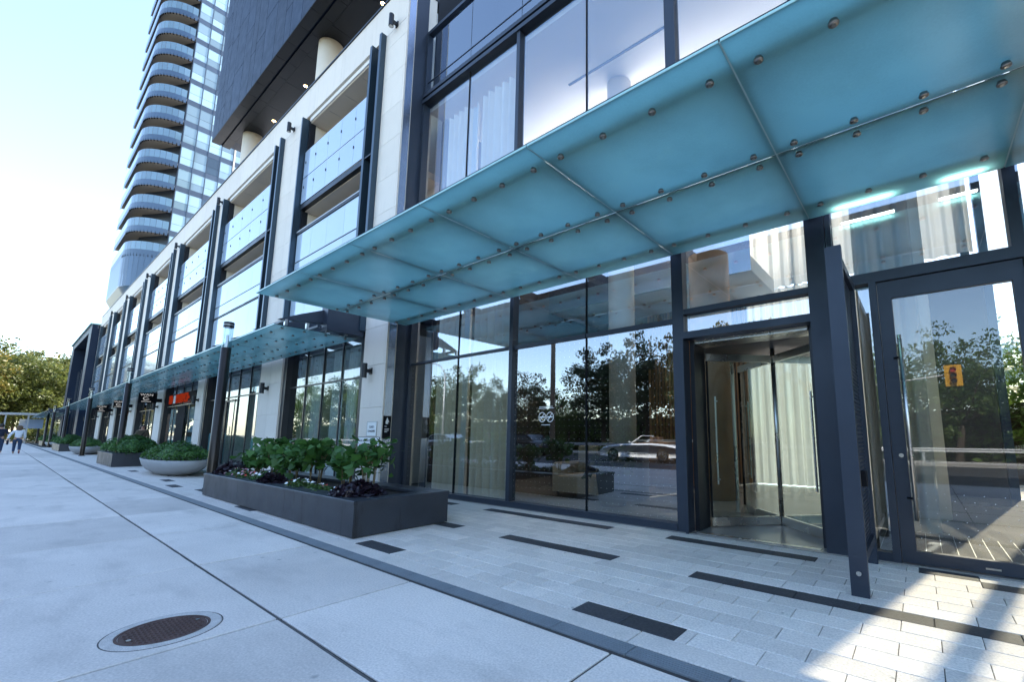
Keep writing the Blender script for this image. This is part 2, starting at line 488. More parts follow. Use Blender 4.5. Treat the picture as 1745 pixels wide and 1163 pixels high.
def leaves(P, size, rs, shape='plain', up=.35, jitter=.45, normals=None):
    """one folded leaf at each point of P; returns V, F"""
    n = len(P)
    base = LOBED if shape == 'lobed' else LEAF[shape]
    k = len(base)
    nor = rs.normal(size=(n, 3)); nor[:, 2] += up*3
    if normals is not None: nor += normals*2.0
    nor /= np.linalg.norm(nor, axis=1)[:, None]
    t = rs.normal(size=(n, 3)); t -= nor*np.sum(t*nor, 1)[:, None]; t /= np.linalg.norm(t, axis=1)[:, None]
    b = np.cross(nor, t)
    s = size*(1-jitter+2*jitter*rs.rand(n))
    V = P[:, None, :]+s[:, None, None]*(base[None, :, 0, None]*b[:, None, :]+base[None, :, 1, None]*t[:, None, :]+base[None, :, 2, None]*nor[:, None, :])
    if shape == 'lobed':
        fs = np.array([(0, 1, 2, 3), (0, 3, 4, 5), (0, 5, 6, 7)])
    else:
        fs = np.array([(0, 1, 2, 3)])
    F = (np.arange(n)[:, None, None]*k+fs[None]).reshape(-1, 4)
    return V.reshape(-1, 3), F
def text_mesh(body, size, mat, name='lettering', align='CENTER', ext=.002, sx=1.0):
    cu = bpy.data.curves.new(name, 'FONT'); cu.body = body; cu.size = size; cu.align_x = align; cu.align_y = 'CENTER'; cu.extrude = ext
    cu.resolution_u = 3
    o = bpy.data.objects.new(name, cu); COL.objects.link(o)
    dg = bpy.context.evaluated_depsgraph_get(); dg.update()
    me = bpy.data.meshes.new_from_object(o.evaluated_get(dg))
    bpy.data.objects.remove(o)
    me.materials.clear(); me.materials.append(MATS[mat])
    if sx != 1.0:
        for v in me.vertices: v.co.x *= sx
    return me
def put_text(body, size, mat, parent, loc, face, name='lettering', sx=1.0):
    """face: '-y' reads from the street, '+x' reads from the entrance side"""
    o = bpy.data.objects.new(name, text_mesh(body, size, mat, name, sx=sx))
    link(o, parent)
    o.location = Vector(loc)-ORG.get(parent.name, Vector((0, 0, 0)))
    o.rotation_euler = (math.pi/2, 0, 0) if face == '-y' else (math.pi/2, 0, math.pi/2)
    return o

# ------------------------------------------------------------------ ground, road, sidewalk
tag(box('ground', 'ground', None, -900, 900, -900, 900, -.6, -.20), kind='structure')
tag(box('road', 'asphalt', None, -400, 300, -15.5, -4.1, -.195, -.13), kind='structure')
lane = tag(thing('lane_marking', 'broken white lane line painted on the asphalt road', 'road marking'), kind='structure')
lane_me = MB().box(-1.5, 1.5, -.06, .06, 0, .004).mesh('dash', 'paint_white')
for i in range(24):
    inst('dash', lane_me, lane, (-110+i*6.0, -8.2, -.129))
kerb = tag(box('kerb', 'kerb', None, -400, 300, -4.10, -3.92, -.19, .0), kind='structure')
tag(box('far_kerb', 'kerb', None, -400, 300, -15.72, -15.5, -.19, -.0), kind='structure')
tag(box('far_path', 'concrete_band', None, -400, 300, -18.2, -15.725, -.19, -.02), kind='structure')
sidewalk = tag(box('sidewalk', 'joint', None, -400, 40, -3.915, 2.26, -.15, -.012), kind='structure')
xs = [4.5, 2.5, .5, -1.47, -3.45, -5.41, -7.38, -9.5, -11.65, -13.8]
while xs[-1] > -44: xs.append(xs[-1]-2.1)
rows = [(-3.91, -1.25), (-1.25, 1.265), (1.281, 2.225)]
slabs_far = MB()
for i in range(len(xs)-1):
    for (y0, y1) in rows:
        x1, x0 = xs[i]-.0085, xs[i+1]+.0085
        mb = MB().cham(x0, x1, y0+.004, y1-.004, -.03, RNG.uniform(-.0012, .0012), .004)
        mb.build('slab', 'concrete', sidewalk)
for (y0, y1) in rows:
    x = xs[-1]
    while x > -160:
        slabs_far.box(x-2.095, x-.005, y0+.004, y1-.004, -.03, 0); x -= 2.1
tag(slabs_far.build('slab_run', 'concrete', sidewalk), kind='stuff')
# sealed joint that runs the length of the sidewalk (slightly ragged bead)
bead = MB(); pv = None
bx = 6.0
rs = np.random.RandomState(3)
px_list = list(np.arange(6, -45, -.12))
jy = 1.2735+np.cumsum(rs.normal(0, .0012, len(px_list)))
jy = 1.2735+(jy-np.linspace(jy[0], jy[-1], len(jy)))
jw = .008+.004*rs.rand(len(px_list))
vsb = []; fsb = []
for k, x in enumerate(px_list):
    vsb += [(x, jy[k]-jw[k], -.003), (x, jy[k], .0025), (x, jy[k]+jw[k], -.003)]
    if k:
        a = 3*(k-1); b = 3*k
        fsb += [(a, a+1, b+1, b), (a+1, a+2, b+2, b+1)]
MB().add(vsb, fsb).build('sealant_bead', 'sealant', sidewalk)
# tactile drain strip, ribbed, laid in 0.55 m lengths, and the concrete band behind it
strip = tag(box('drain_strip', 'joint', None, -160, 6, 2.262, 2.392, -.15, -.012), kind='structure')
seg = MB()
for k in range(6):
    y = 2.266+k*.0205
    seg.cham(-.274, .274, y, y+.0165, -.03, .0005, .004)
seg.box(-.274, .274, 2.265, 2.389, -.03, -.006)
seg_me = seg.mesh('grate', 'tactile')
sx_ = 5.5; far_strip = MB()
while sx_ > -90:
    if sx_ > -40: inst('grate', seg_me, strip, (sx_, 0, 0))
    else: far_strip.box(sx_-.274, sx_+.274, 2.266, 2.388, -.03, -.001)
    sx_ -= .552
tag(far_strip.build('grate_run', 'tactile', strip), kind='stuff')
band = tag(box('border_band', 'joint', None, -160, 6, 2.394, 2.575, -.15, -.012), kind='structure')
bx_ = [6, 2.5, .5, -1.47, -3.45, -5.41, -7.38, -9.5, -11.65, -13.8]
while bx_[-1] > -90: bx_.append(bx_[-1]-2.1)
for i in range(len(bx_)-1):
    MB().cham(bx_[i+1]+.004, bx_[i]-.004, 2.396, 2.573, -.03, .0003, .003).build('border_slab', 'concrete_band', band)
# pavers in running bond with dark accent bars
paving = tag(box('paving', 'joint', None, -160, 6, 2.577, 5.34, -.15, -.010), kind='structure')
DARK = {0: [(-2.03, -1.26), (-5.12, -4.40), (-14.4, -13.6), (-9.3, -8.5)], 1: [(-12.75, -11.9), (-16.2, -15.4), (-21, -20.2)],
        6: [(-1.69, 1.22), (-4.08, -2.49), (-5.70, -4.92), (-12.9, -12.1)], 12: [(-2.50, -.91), (.30, 1.5), (-5.75, -3.31), (-7.35, -6.56), (-13, -12.2)],
        3: [(-18.2, -17.4)], 13: [(-.11, .30)], 9: [(2.0, 2.8)]}
PIT = .197; pav = []
for r in range(14):
    y0 = 2.58+r*PIT; y1 = min(y0+PIT, 5.338)
    cuts = sorted(DARK.get(r, []))
    edges = [-62.0]
    for a, b in cuts: edges += [a, b]
    edges.append(4.0)
    for k in range(len(edges)-1):
        a, b = edges[k], edges[k+1]; dark = k % 2 == 1
        if dark:
            n = max(1, round((b-a)/.395)); st = [(a+(b-a)*i/n, a+(b-a)*(i+1)/n) for i in range(n)]
        else:
            # keep the running bond phase, cut to fit
            ph = (r*.1975) % .395
            g0 = math.floor((a-ph)/.395)*.395+ph; st = []
            while g0 < b:
                st.append((max(a, g0), min(b, g0+.395))); g0 += .395
        for (p, q) in st:
            if q-p > .03: pav.append((p, q, y0, y1, dark))
pav.sort(key=lambda t: (t[0]+t[1])**2/4+(t[2])**2)
def pav_in_view(t):
    return t[1] > -12 and t[0] < 1.6
near = [t for t in pav if pav_in_view(t)][:300]
nset = set(near); far_l = MB(); far_d = MB()
for t in pav:
    p, q, y0, y1, dark = t
    g = .0022
    if t in nset:
        dz = RNG.uniform(-.0012, .0012)
        MB().cham(p+g, q-g, y0+g, y1-g, -.03, dz, .003).build('paver', 'paver_dark' if dark else 'paver_light', paving)
    else:
        (far_d if dark else far_l).cham(p+g, q-g, y0+g, y1-g, -.03, 0, .003)
tag(far_l.build('paver_field', 'paver_light', paving), kind='stuff')
tag(far_d.build('accent_field', 'paver_dark', paving), kind='stuff')

# manhole
mh = thing('manhole', 'rust brown round manhole cover with raised tread in a concrete collar', 'manhole', (-3.81, .77, 0))
MB().lathe([(.222, -.01), (.224, .0035), (.275, .0035), (.279, .0)], (-3.81, .77, .001), 48).build('collar', 'collar', mh)
MB().lathe([(.279, .0), (.280, .0012), (.285, .0012), (.286, .0)], (-3.81, .77, .001), 48).build('collar_joint', 'sealant', mh)
MB().lathe([(.2, -.012), (.2215, -.012), (.2215, .0008), (.207, .0008), (.206, -.005)], (-3.81, .77, .004), 48).build('rim', 'rust_iron', mh)
cv = MB().lathe([(0.0001, 0), (.204, 0), (.204, -.01)], (-3.81, .77, .0025), 40)
cover = cv.build('cover', 'rust_iron', mh)
tread = MB()
for i in range(-9, 10):
    for j in range(-9, 10):
        cx, cy = i*.0215, j*.0215
        if cx*cx+cy*cy < .19**2:
            a, b = (.008, .003) if (i+j) % 2 else (.003, .008)
            tread.box(-3.81+cx-a, -3.81+cx+a, .77+cy-b, .77+cy+b, .002, .0062)
tag(tread.build('tread', 'rust_iron', cover), kind='stuff')
for (dx, dy) in ((-.03, .165), (.04, -.165)):
    MB().cyl((-3.81+dx, .77+dy), .012, .003, .0068, 10).build('bolt', 'steel', cover)

# ------------------------------------------------------------------ podium building
YW = 4.86
podium = thing('podium_building', 'long pale limestone podium with glass balcony bays and dark metal fins', 'building', (-35, YW, 0))
PIL = [(-8.88, -9.85), (-14.62, -16.34), (-22.62, -23.62), (-29.9, -31.35), (-37.1, -39.05), (-44.4, -46.4), (-51.4, -53.5), (-59.2, -60.9)]
stone_me = {}
def stone(parent, x0, x1, z0, z1, y=YW, t=.03):
    key = (round(x1-x0, 3), round(z1-z0, 3))
    if key not in stone_me:
        w, h = key; g = .003
        stone_me[key] = MB().box(-w/2+g, w/2-g, 0, t, -h/2+g, h/2-g).mesh('stone_panel', 'limestone')
    return inst('stone_panel', stone_me[key], parent, ((x0+x1)/2, y, (z0+z1)/2))
for k, (xr, xl) in enumerate(PIL):
    p = box('pillar', 'limestone', podium, xl, xr, YW+.03, 5.62, 0, 11.16)
    z = 0.0; rows_z = []
    for h in (.93, .86, .93, .86, .93, .86, .93, .86, .93, .86, .93, .86, .42):
        rows_z.append((z, min(z+h, 11.16))); z += h
    for (a, b) in rows_z:
        if b > a+.02:
            if xr-xl > 1.3:
                xm = (xr+xl)/2
                stone(p, xl, xm, a, b); stone(p, xm, xr, a, b)
            else:
                stone(p, xl, xr, a, b)
band_o = box('parapet', 'limestone', podium, -60.9, -8.88, YW+.03, 5.62, 11.16, 12.2)
x = -8.88
while x > -60.8:
    x2 = max(x-1.733, -60.9)
    stone(band_o, x2, x, 11.163, 12.2); x = x2
box('coping', 'dark_metal', podium, -60.92, -8.86, YW-.03, 5.64, 12.203, 12.25)
box('roof', 'plaster', podium, -60.9, -8.9, 5.642, 22, 11.6, 11.9)
box('core_wall', 'stucco', podium, -60.9, -9.1, 9.0, 9.3, 0, 11.58)
# metal reveal between the stone and the entrance glass
for (a, b) in ((0, 1.32), (1.325, 3.05), (3.055, 4.7), (4.705, 6.4), (6.405, 8.6), (8.605, 10.4), (10.405, 12.2)):
    box('reveal_panel', 'blue_metal', podium, -8.905, -8.872, YW+.033, 5.055, a, b)
for (a, b) in ((0, 6.2), (6.205, 12.2)):
    box('reveal_panel', 'frame_metal', podium, -8.93, -8.868, 5.075, 5.40, a, b)
box('reveal_gap', 'sign_black', podium, -8.95, -8.90, 5.05, 5.08, 0, 12.2)

pane_cache = {}
def pane(parent, x0, x1, y, z0, z1, mat, t=.012, g=.004, name='pane'):
    key = (round(x1-x0, 3), round(z1-z0, 3), mat, t, g)
    if key not in pane_cache:
        w, h = key[:2]
        pane_cache[key] = MB().box(-w/2+g, w/2-g, 0, t, -h/2+g, h/2-g).mesh(name, mat)
    return inst(name, pane_cache[key], parent, ((x0+x1)/2, y, (z0+z1)/2))
clip_me = MB().box(-.013, .013, -.012, .02, -.036, .036).mesh('clip', 'dark_metal')
def bay(k):
    xr = PIL[k][1]; xl = PIL[k+1][0]
    # fins: an open channel on the right jamb, a single fin on the left
    MB().box(xr-.10, xr, YW-.13, YW+.4, 3.55, 11.2).build('fin', 'fin_metal', podium)
    MB().box(xr-.55, xr-.45, YW-.13, YW+.4, 3.55, 11.1).build('fin', 'fin_metal', podium)
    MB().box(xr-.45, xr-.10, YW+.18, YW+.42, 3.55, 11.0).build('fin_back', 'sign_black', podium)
    MB().box(xr-.46, xr-.09, YW-.12, YW+.19, 7.93, 7.97).build('fin_tie', 'dark_metal', podium)
    MB().box(xl, xl+.07, YW-.13, YW+.06, 3.55, 11.1).build('fin', 'fin_metal', podium)
    MB().box(xl+.005, xl+.12, YW+.065, YW+.24, 3.55, 11.1).build('jamb', 'dark_metal', podium)
    a, b = xl+.13, xr-.56
    # balcony volume
    box('balcony_soffit', 'stucco', podium, xl, xr, YW+.10, 8.9, 11.0, 11.158)
    for q in range(1, 4):
        xq = a+(b-a)*q/4
        box('soffit_joint', 'concrete', podium, xq-.006, xq+.006, YW+.2, 8.8, 10.994, 10.999)
    box('soffit_trim', 'plaster', podium, a, b, YW+.06, YW+.098, 11.03, 11.155)
    box('balcony_slab', 'stucco', podium, xl, xr, YW+.16, 8.9, 8.02, 8.20)
    box('slab_edge', 'dark_metal', podium, a, b, YW+.03, YW+.157, 8.04, 8.19)
    box('balcony_slab', 'stucco', podium, xl, xr, YW+.16, 8.9, 5.2, 5.45)
    box('back_wall', 'cream_wall', podium, xl, xr, 6.62, 6.8, 5.46, 10.99)
    for (z0, z1) in ((8.21, 10.98), (5.46, 8.0)):
        box('return_wall', 'cream_wall', podium, xl+.01, xl+.115, YW+.245, 6.61, z0, z1)
        # balcony door frame
        xd = a+(b-a)*.55
        fr = MB().box(xd, xd+.07, 6.3, 6.4, z0, z0+2.35).box(xd+.9, xd+.97, 6.3, 6.4, z0, z0+2.35).box(xd+.07, xd+.9, 6.3, 6.4, z0+2.28, z0+2.35).build('screen_frame', 'dark_metal', podium)
        pane(fr, xd+.07, xd+.9, 6.34, z0+.02, z0+2.28, 'shop_glass')
    # upper guard: 5 x 2 panes with clips
    n = 5; w = (b-a)/n
    for c in range(n):
        for (z0, z1) in ((8.20, 9.03), (9.05, 9.93)):
            pane(podium, a+c*w, a+(c+1)*w, YW+.015, z0, z1, 'white_panel')
    for c in range(n+1):
        for z in (8.72, 9.55):
            xx = min(max(a+c*w, a+.12), b-.12)
            inst('clip', clip_me, podium, (xx, YW+.01, z))
    box('guard_rail', 'galv', podium, a, b, YW+.03, YW+.06, 9.932, 9.97)
    box('guard_rail', 'galv', podium, a, b, YW+.029, YW+.06, 9.032, 9.048)
    # lower guard and glazing under it
    n = 4; w = (b-a)/n
    box('guard_rail', 'dark_metal', podium, a, b, YW-.01, YW+.08, 7.19, 7.25)
    box('guard_rail', 'galv', podium, a, b, YW-.02, YW+.08, 7.252, 7.29)
    for c in range(n):
        pane(podium, a+c*w, a+(c+1)*w, YW+.015, 6.31, 7.18, 'white_panel_low')
        pane(podium, a+c*w, a+(c+1)*w, YW+.015, 5.88, 6.29, 'white_panel_low')
        pane(podium, a+c*w, a+(c+1)*w, YW+.015, 3.75, 5.78, 'white_panel_low')
    for z in (6.293, 5.80, 5.85):
        box('guard_rail', 'dark_metal', podium, a, b, YW+.005, YW+.05, z, z+.022)
    for c in range(n+1):
        xx = a+c*w
        box('guard_post', 'galv', podium, xx-.008, xx+.008, YW+.03, YW+.06, 3.75, 7.19)
for k in range(7): bay(k)

# ground-floor shop fronts
def shop(k, cols, door=None, curtain=False):
    xr = PIL[k][1]; xl = PIL[k+1][0]; y = 5.06
    for xx in (xr-.22, xl): box('jamb', 'dark_metal', podium, xx, xx+.22, YW+.05, 5.30, 0, 3.55)
    box('inner_jamb', 'frame_metal', podium, xr-.34, xr-.225, YW+.12, 5.30, 0, 3.55)
    a, b = xl+.22, xr-.345
    box('sill', 'dark_metal', podium, a, b, y-.04, y+.1, 0, .12)
    box('head', 'dark_metal', podium, xl, xr, YW+.06, 5.4, 3.552, 3.74)
    w = (b-a)/cols
    for c in range(cols):
        for (z0, z1) in ((.13, 2.52), (2.56, 3.54)):
            pane(podium, a+c*w, a+(c+1)*w, y, z0, z1, 'shop_glass')
        if c: box('mullion', 'dark_metal', podium, a+c*w-.02, a+c*w+.02, y-.03, y-.002, .12, 3.54)
    box('transom', 'dark_metal', podium, a, b, y-.03, y-.002, 2.52, 2.56)
    box('shop_floor', 'lobby_floor', podium, xl, xr, y+.15, 8.98, .0, .05)
    box('shop_ceiling', 'plaster', podium, xl, xr, 5.42, 8.98, 3.60, 3.7)
    for xx in (xl, xr): box('side_wall', 'plaster', podium, xx-.04, xx+.04, 5.63, 8.98, .05, 3.6)
    return a, b, y
shop_x = [shop(k, c) for k, c in enumerate((4, 5, 4, 5, 5, 5, 5))]
def curtain(name, parent, x0, x1, y, z0, z1, mat, wave=.05, pitch=.16, seed=0):
    rs = np.random.RandomState(seed)
    n = int((x1-x0)/.02); vs = []; fs = []
    ph = rs.rand()*6
    for i in range(n+1):
        x = x0+(x1-x0)*i/n
        d = wave*math.sin(2*math.pi*x/pitch+ph+.8*math.sin(x*3.1))+.25*wave*math.sin(2*math.pi*x/pitch*2.3)
        for z in (z0, z0+(z1-z0)*.5, z1):
            vs.append((x, y+d*(1.0 if z == z0 else .85), z))
        if i:
            a = 3*(i-1); b = 3*i
            fs += [(a, b, b+1, a+1), (a+1, b+1, b+2, a+2)]
    return MB().add(vs, fs).build(name, mat, parent, smooth=True)
a, b, y = shop_x[0]
for i, (f0, f1) in enumerate(((.02, .16), (.34, .48), (.55, .66), (.80, .98))):
    curtain('curtain', podium, a+(b-a)*f0, a+(b-a)*f1, y+.55, .06, 3.55, 'curtain_white', .04, .13, i)
# bay 2: door leaves; bay 3: dark door, posters; later bays: drapes
def leaf_door(x0, x1, y, glassm='shop_glass'):
    d = MB().box(x0, x0+.06, y-.05, y-.03, .05, 2.45).box(x1-.06, x1, y-.05, y-.03, .05, 2.45).box(x0+.06, x1-.06, y-.05, y-.03, 2.38, 2.45).box(x0+.06, x1-.06, y-.05, y-.03, .05, .15).build('door', 'dark_metal', podium)
    MB().tube([(x0+.12, y-.11, .9), (x0+.12, y-.11, 1.5)], .014, 8).build('handle', 'steel', d)
    return d
a, b, y = shop_x[1]
leaf_door(a+1.2, a+2.2, y); leaf_door(a+2.25, a+3.25, y)
for i, f in enumerate((.02, .30, .86)):
    box('window_film', 'poster_aqua', podium, a+(b-a)*f+.1, a+(b-a)*f+.55, y+.03, y+.035, .15, 1.25)
a, b, y = shop_x[2]
box('dark_door', 'sign_black', podium, a+2.2, a+3.7, y-.055, y-.035, .05, 2.5)
for z in (.7, 1.5, 2.2): box('hinge_plate', 'steel', podium, a+2.25, a+2.42, y-.07, y-.056, z, z+.12)
for (x0, x1, z0, z1, m) in ((.6, 1.9, 1.3, 2.4, 'poster_cool'), (3.9, 5.2, 1.3, 2.4, 'poster_cool'), (.6, 1.9, .2, 1.1, 'poster_aqua'), (3.9, 5.2, .2, 1.1, 'poster_aqua'), (.0, .55, .3, 2.2, 'poster_warm'), (5.25, 5.7, .5, 2.3, 'poster_warm')):
    box('window_poster', m, podium, a+x0, a+x1, y+.03, y+.036, z0, z1)
for k in (3, 4, 5, 6):
    a, b, y = shop_x[k]
    curtain('drape', podium, a+.1, b-.1, y+.5, .06, 2.5, 'curtain', .05, .35, 40+k)
    box('lit_panel', 'orange_paper', podium, b-1.7, b-.2, y+.3, y+.32, 1.9, 2.6)

# dark metal portal at the far end
portal = thing('end_pavilion', 'dark metal framed glass pavilion at the far end of the podium', 'building', (-69, YW, 0))
box('frame', 'clad_metal', portal, -63.2, -61.0, 4.35, 12, 0, 11.5)
box('frame', 'clad_metal', portal, -79, -76.5, 4.35, 12, 0, 11.5)
box('fascia', 'clad_metal', portal, -76.5, -63.2, 4.35, 12, 10.9, 11.5)
box('roof_edge', 'glass_edge', portal, -79.2, -60.95, 4.2, 12.1, 11.502, 11.6)
for i in range(4):
    x0 = -76.5+i*3.325
    for (z0, z1) in ((.1, 3.4), (3.8, 6.6), (6.65, 8.2)):
        pane(portal, x0, x0+3.325, 5.0, z0, z1, 'shop_glass')
    box('mullion', 'frame_metal', portal, x0-.05, x0+.05, 4.93, 5.1, 0, 8.3)
box('back_wall', 'clad_metal', portal, -76.5, -63.2, 9, 9.2, 0, 10.9)
box('floor', 'lobby_floor', portal, -76.5, -63.2, 5.2, 9, 3.45, 3.75)

# ------------------------------------------------------------------ entrance lobby
YG = 5.43
lobby = thing('entrance_lobby', 'double height glass lobby front with dark metal frames behind the big canopy', 'building', (-4, YG, 0))
XR = 9.0
def mull(x0, x1, z0, z1, y0=YG-.07, y1=YG+.09, name='mullion', mat='frame_metal'):
    return box(name, mat, lobby, x0, x1, y0, y1, z0, z1)
# sill and frames, ground level
box('sill', 'frame_metal', lobby, -8.86, -2.52, YG-.08, YG+.10, 0, .10)
mull(-8.862, -8.79, .1, 9.1)
mull(-5.66, -5.575, .1, 9.1)
mull(-2.52, -2.36, 0, 9.1)
mull(-.86, -.66, 0, 9.1, YG-.085, YG+.12)
mull(-.655, -.60, 0, 9.1)
for xx in (-7.17, -4.0): box('joint_bar', 'sign_black', lobby, xx-.012, xx+.012, YG-.012, YG+.03, .1, 9.1)
for (a, b) in ((-8.79, -7.182), (-7.158, -5.66)): box('transom', 'frame_metal', lobby, a, b, YG-.03, YG+.06, 2.73, 2.775)
for (a, b) in ((-5.575, -4.012), (-3.988, -2.52)): box('transom', 'frame_metal', lobby, a, b, YG-.03, YG+.06, 2.71, 2.775)
box('door_head', 'frame_metal', lobby, -2.36, -.86, YG-.07, YG+.10, 2.47, 2.56)
box('transom', 'frame_metal', lobby, -2.36, -.86, YG-.06, YG+.09, 2.80, 2.87)
# right of the column: door frame and header
box('door_head', 'frame_metal', lobby, -.60, XR, YG-.07, YG+.10, 2.79, 2.90)
mull(-.30, -.235, 0, 2.79)
mull(.86, .95, 0, 2.79)
box('sill', 'frame_metal', lobby, -.60, -.30, YG-.06, YG+.09, 0, .09)
for xx in (.84, 2.55, 4.1, 5.7, 7.3, XR-.1): mull(xx-.045, xx+.045, 2.9, 9.1)
for xx in (2.55, 4.1, 5.7, 7.3): mull(xx-.045, xx+.045, 0, 2.79)
box('sill', 'frame_metal', lobby, .95, XR, YG-.06, YG+.09, 0, .09)
low = [(-8.79, -7.182), (-7.158, -5.66), (-5.575, -4.012), (-3.988, -2.52)]
for (a, b) in low:
    pane(lobby, a, b, YG, .10, 2.72, 'lobby_glass'); pane(lobby, a, b, YG, 2.775, 9.09, 'upper_glass')
pane(lobby, -2.36, -.86, YG, 2.56, 2.80, 'lobby_glass'); pane(lobby, -2.36, -.86, YG, 2.87, 9.09, 'upper_glass')
pane(lobby, -.60, -.30, YG, .09, 2.79, 'lobby_glass')
for (a, b) in ((-.60, .795), (.885, 2.505), (2.595, 4.055), (4.145, 5.655), (5.745, 7.255), (7.345, XR-.15)):
    pane(lobby, a, b, YG, 2.90, 9.09, 'upper_glass')
for (a, b) in ((.95, 2.505), (2.595, 4.055), (4.145, 5.655), (5.745, 7.255), (7.345, XR-.15)):
    pane(lobby, a, b, YG, .09, 2.79, 'lobby_glass')
# bird-safety dots on the lower panes
dots = MB()
for i in range(63):
    for j in range(27):
        xx = -8.74+i*.1; zz = .15+j*.1
        if xx < -2.56: dots.box(xx-.0024, xx+.0024, YG-.0016, YG-.0006, zz-.0024, zz+.0024)
tag(dots.build('dot_film', 'text_white', lobby), kind='stuff')
# floor edge, upper storey and terrace guard
box('transom', 'frame_metal', lobby, -8.862, XR, YG-.10, YG+.12, 9.10, 9.19)
box('transom', 'frame_metal', lobby, -8.862, XR, YG-.10, YG+.12, 9.25, 9.34)
box('transom_gap', 'sign_black', lobby, -8.862, XR, YG-.04, YG+.10, 9.19, 9.25)
ux = [-8.79, -7.18, -5.6, -4.0, -2.45, -.84, .84, 2.55, 4.1, 5.7, 7.3, XR]
for i in range(len(ux)-1):
    pane(lobby, ux[i], ux[i+1], YG, 9.345, 9.69, 'upper_glass', g=.008)
    pane(lobby, ux[i], ux[i+1], YG, 9.71, 11.0, 'upper_glass', g=.008)
box('joint_bar', 'frame_metal', lobby, -8.79, XR, YG-.01, YG+.02, 9.69, 9.71)
box('top_rail', 'frame_metal', lobby, -8.862, XR, YG-.06, YG+.08, 11.0, 11.08)
box('corner_frame', 'frame_metal', lobby, -8.862, -8.795, YG-.06, YG+.08, 9.345, 11.0)
box('upper_back_wall', 'white_panel_low', lobby, -8.86, XR, 7.6, 7.8, 9.35, 11.2)
box('upper_back_wall', 'soffit_metal', lobby, -9.15, XR, 7.6, 7.8, 11.2, 15.6)
box('terrace_side', 'soffit_metal', lobby, -9.1, -8.87, 5.66, 7.59, 9.35, 15.6)
# interior
box('floor', 'lobby_floor', lobby, -8.86, XR, 5.342, 12.0, -.02, .012)
box('ceiling', 'plaster', lobby, -8.86, XR, YG+.125, 12.3, 9.0, 9.09)
box('roof', 'plaster', lobby, -8.86, XR, YG+.2, 12.3, 9.19, 9.24)
BACK = 12.0
box('back_wall', 'wood_dark', lobby, -8.86, -3.45, BACK, BACK+.2, 0, 5.0)
curtain('sheer_drape', lobby, -3.4, .18, BACK-.1, .03, 5.0, 'sheer', .06, .22, 61)
box('back_wall', 'wood_dark', lobby, .2, 1.28, BACK, BACK+.2, 0, 5.0)
for xx in np.arange(-8.6, .9, 1.6): box('mullion', 'frame_metal', lobby, xx-.04, xx+.04, BACK, BACK+.12, 5.0, 8.99)
curtain('sheer_drape', lobby, -8.65, 1.2, BACK-.12, 5.02, 8.97, 'sheer', .05, .3, 60)
box('back_wall', 'wood_dark', lobby, 4.32, XR, BACK, BACK+.2, 0, 8.99)
box('end_wall', 'plaster', lobby, XR, XR+.2, YG+.2, BACK+.2, 0, 9.0)
box('side_wall', 'wood_dark', lobby, -8.87, -8.70, YG+.5, BACK, .012, 8.99)
for xx in (1.0, 1.29, 1.88, 2.50, 3.12, 3.74, 4.2): box('mullion', 'frame_metal', lobby, xx, xx+.14, BACK, BACK+.2, 0 if xx > 1.2 else 5.0, 8.99)
for (a, b) in ((1.43, 1.88), (2.02, 2.50), (2.64, 3.12), (3.26, 3.74), (3.88, 4.2)): pane(lobby, a, b, BACK+.1, .02, 8.98, 'rear_glass')
box('side_frame', 'frame_metal', lobby, XR-.1, XR, YG+.2, BACK, 0, .1)
for yy in (7.0, 9.0, 11.0):
    box('mullion', 'frame_metal', lobby, XR-.12, XR, yy, yy+.1, .1, 8.99)
slat_me = MB().box(-.035, .035, -.05, .0, 0, 5.2).mesh('slat', 'wood')
for i in range(27):
    inst('slat', slat_me, lobby, (-6.4+i*.11, BACK-.02, .012))
for (x0, x1, y0) in ((-8.2, -6.0, 8.2), (-5.6, -3.2, 6.9), (-2.9, -.9, 8.0), (-7.6, -5.2, 10.2)):
    box('ceiling_slot', 'sign_black', lobby, x0, x1, y0, y0+.05, 8.985, 8.998)
col = MB().cyl((-4.7, 7.6), .27, .012, 8.99, 32).build('column', 'cream_wall', lobby, True)
MB().lathe([(.28, 6.2), (.50, 6.22), (.50, 8.25), (.28, 8.27)], (-4.7, 7.6, 0), 40).build('column_drum', 'plaster', col, True)
MB().lathe([(.50, .012), (.50, 1.05), (.28, 1.06)], (-4.7, 7.6, 0), 40).build('column_base', 'wood_dark', col, True)
MB().cyl((-3.2, 8.6), .40, .012, 4.89, 32).build('column', 'wood', lobby, True)
MB().cyl((-.1, 8.6), .38, .012, 8.99, 32).build('column', 'cream_wall', lobby, True)
box('bulkhead', 'wood_dark', lobby, -8.0, -6.2, 9.5, 11.9, 3.2, 3.6)
box('mezzanine', 'plaster', lobby, -8.69, -2.7, 9.9, 11.95, 4.9, 5.25)
box('mezzanine_fascia', 'blue_metal', lobby, -8.69, -2.7, 9.86, 9.895, 4.9, 5.9)
for i, (x0, x1, y, z1, m) in enumerate(((-8.25, -7.45, 5.72, 8.6, 'curtain'), (-7.0, -5.75, 5.72, 8.6, 'curtain'), (-7.42, -7.22, 5.8, 8.6, 'curtain_white'),
                                     (-.55, .12, 7.1, 8.7, 'sheer'))):
    curtain('curtain', lobby, x0, x1, y, .03, z1, m, .085, .21, 10+i)
cvl = box('ceiling_fill_tray', 'frame_metal', lobby, -8.6, -2.8, 10.2, 10.6, 5.26, 5.30)  # tray of an added fill light, out of view behind the mezzanine fascia
box('ceiling_fill_panel', 'cove', cvl, -8.55, -2.85, 10.25, 10.55, 5.301, 5.33)  # unseen glowing panel added to light the lobby ceiling from below
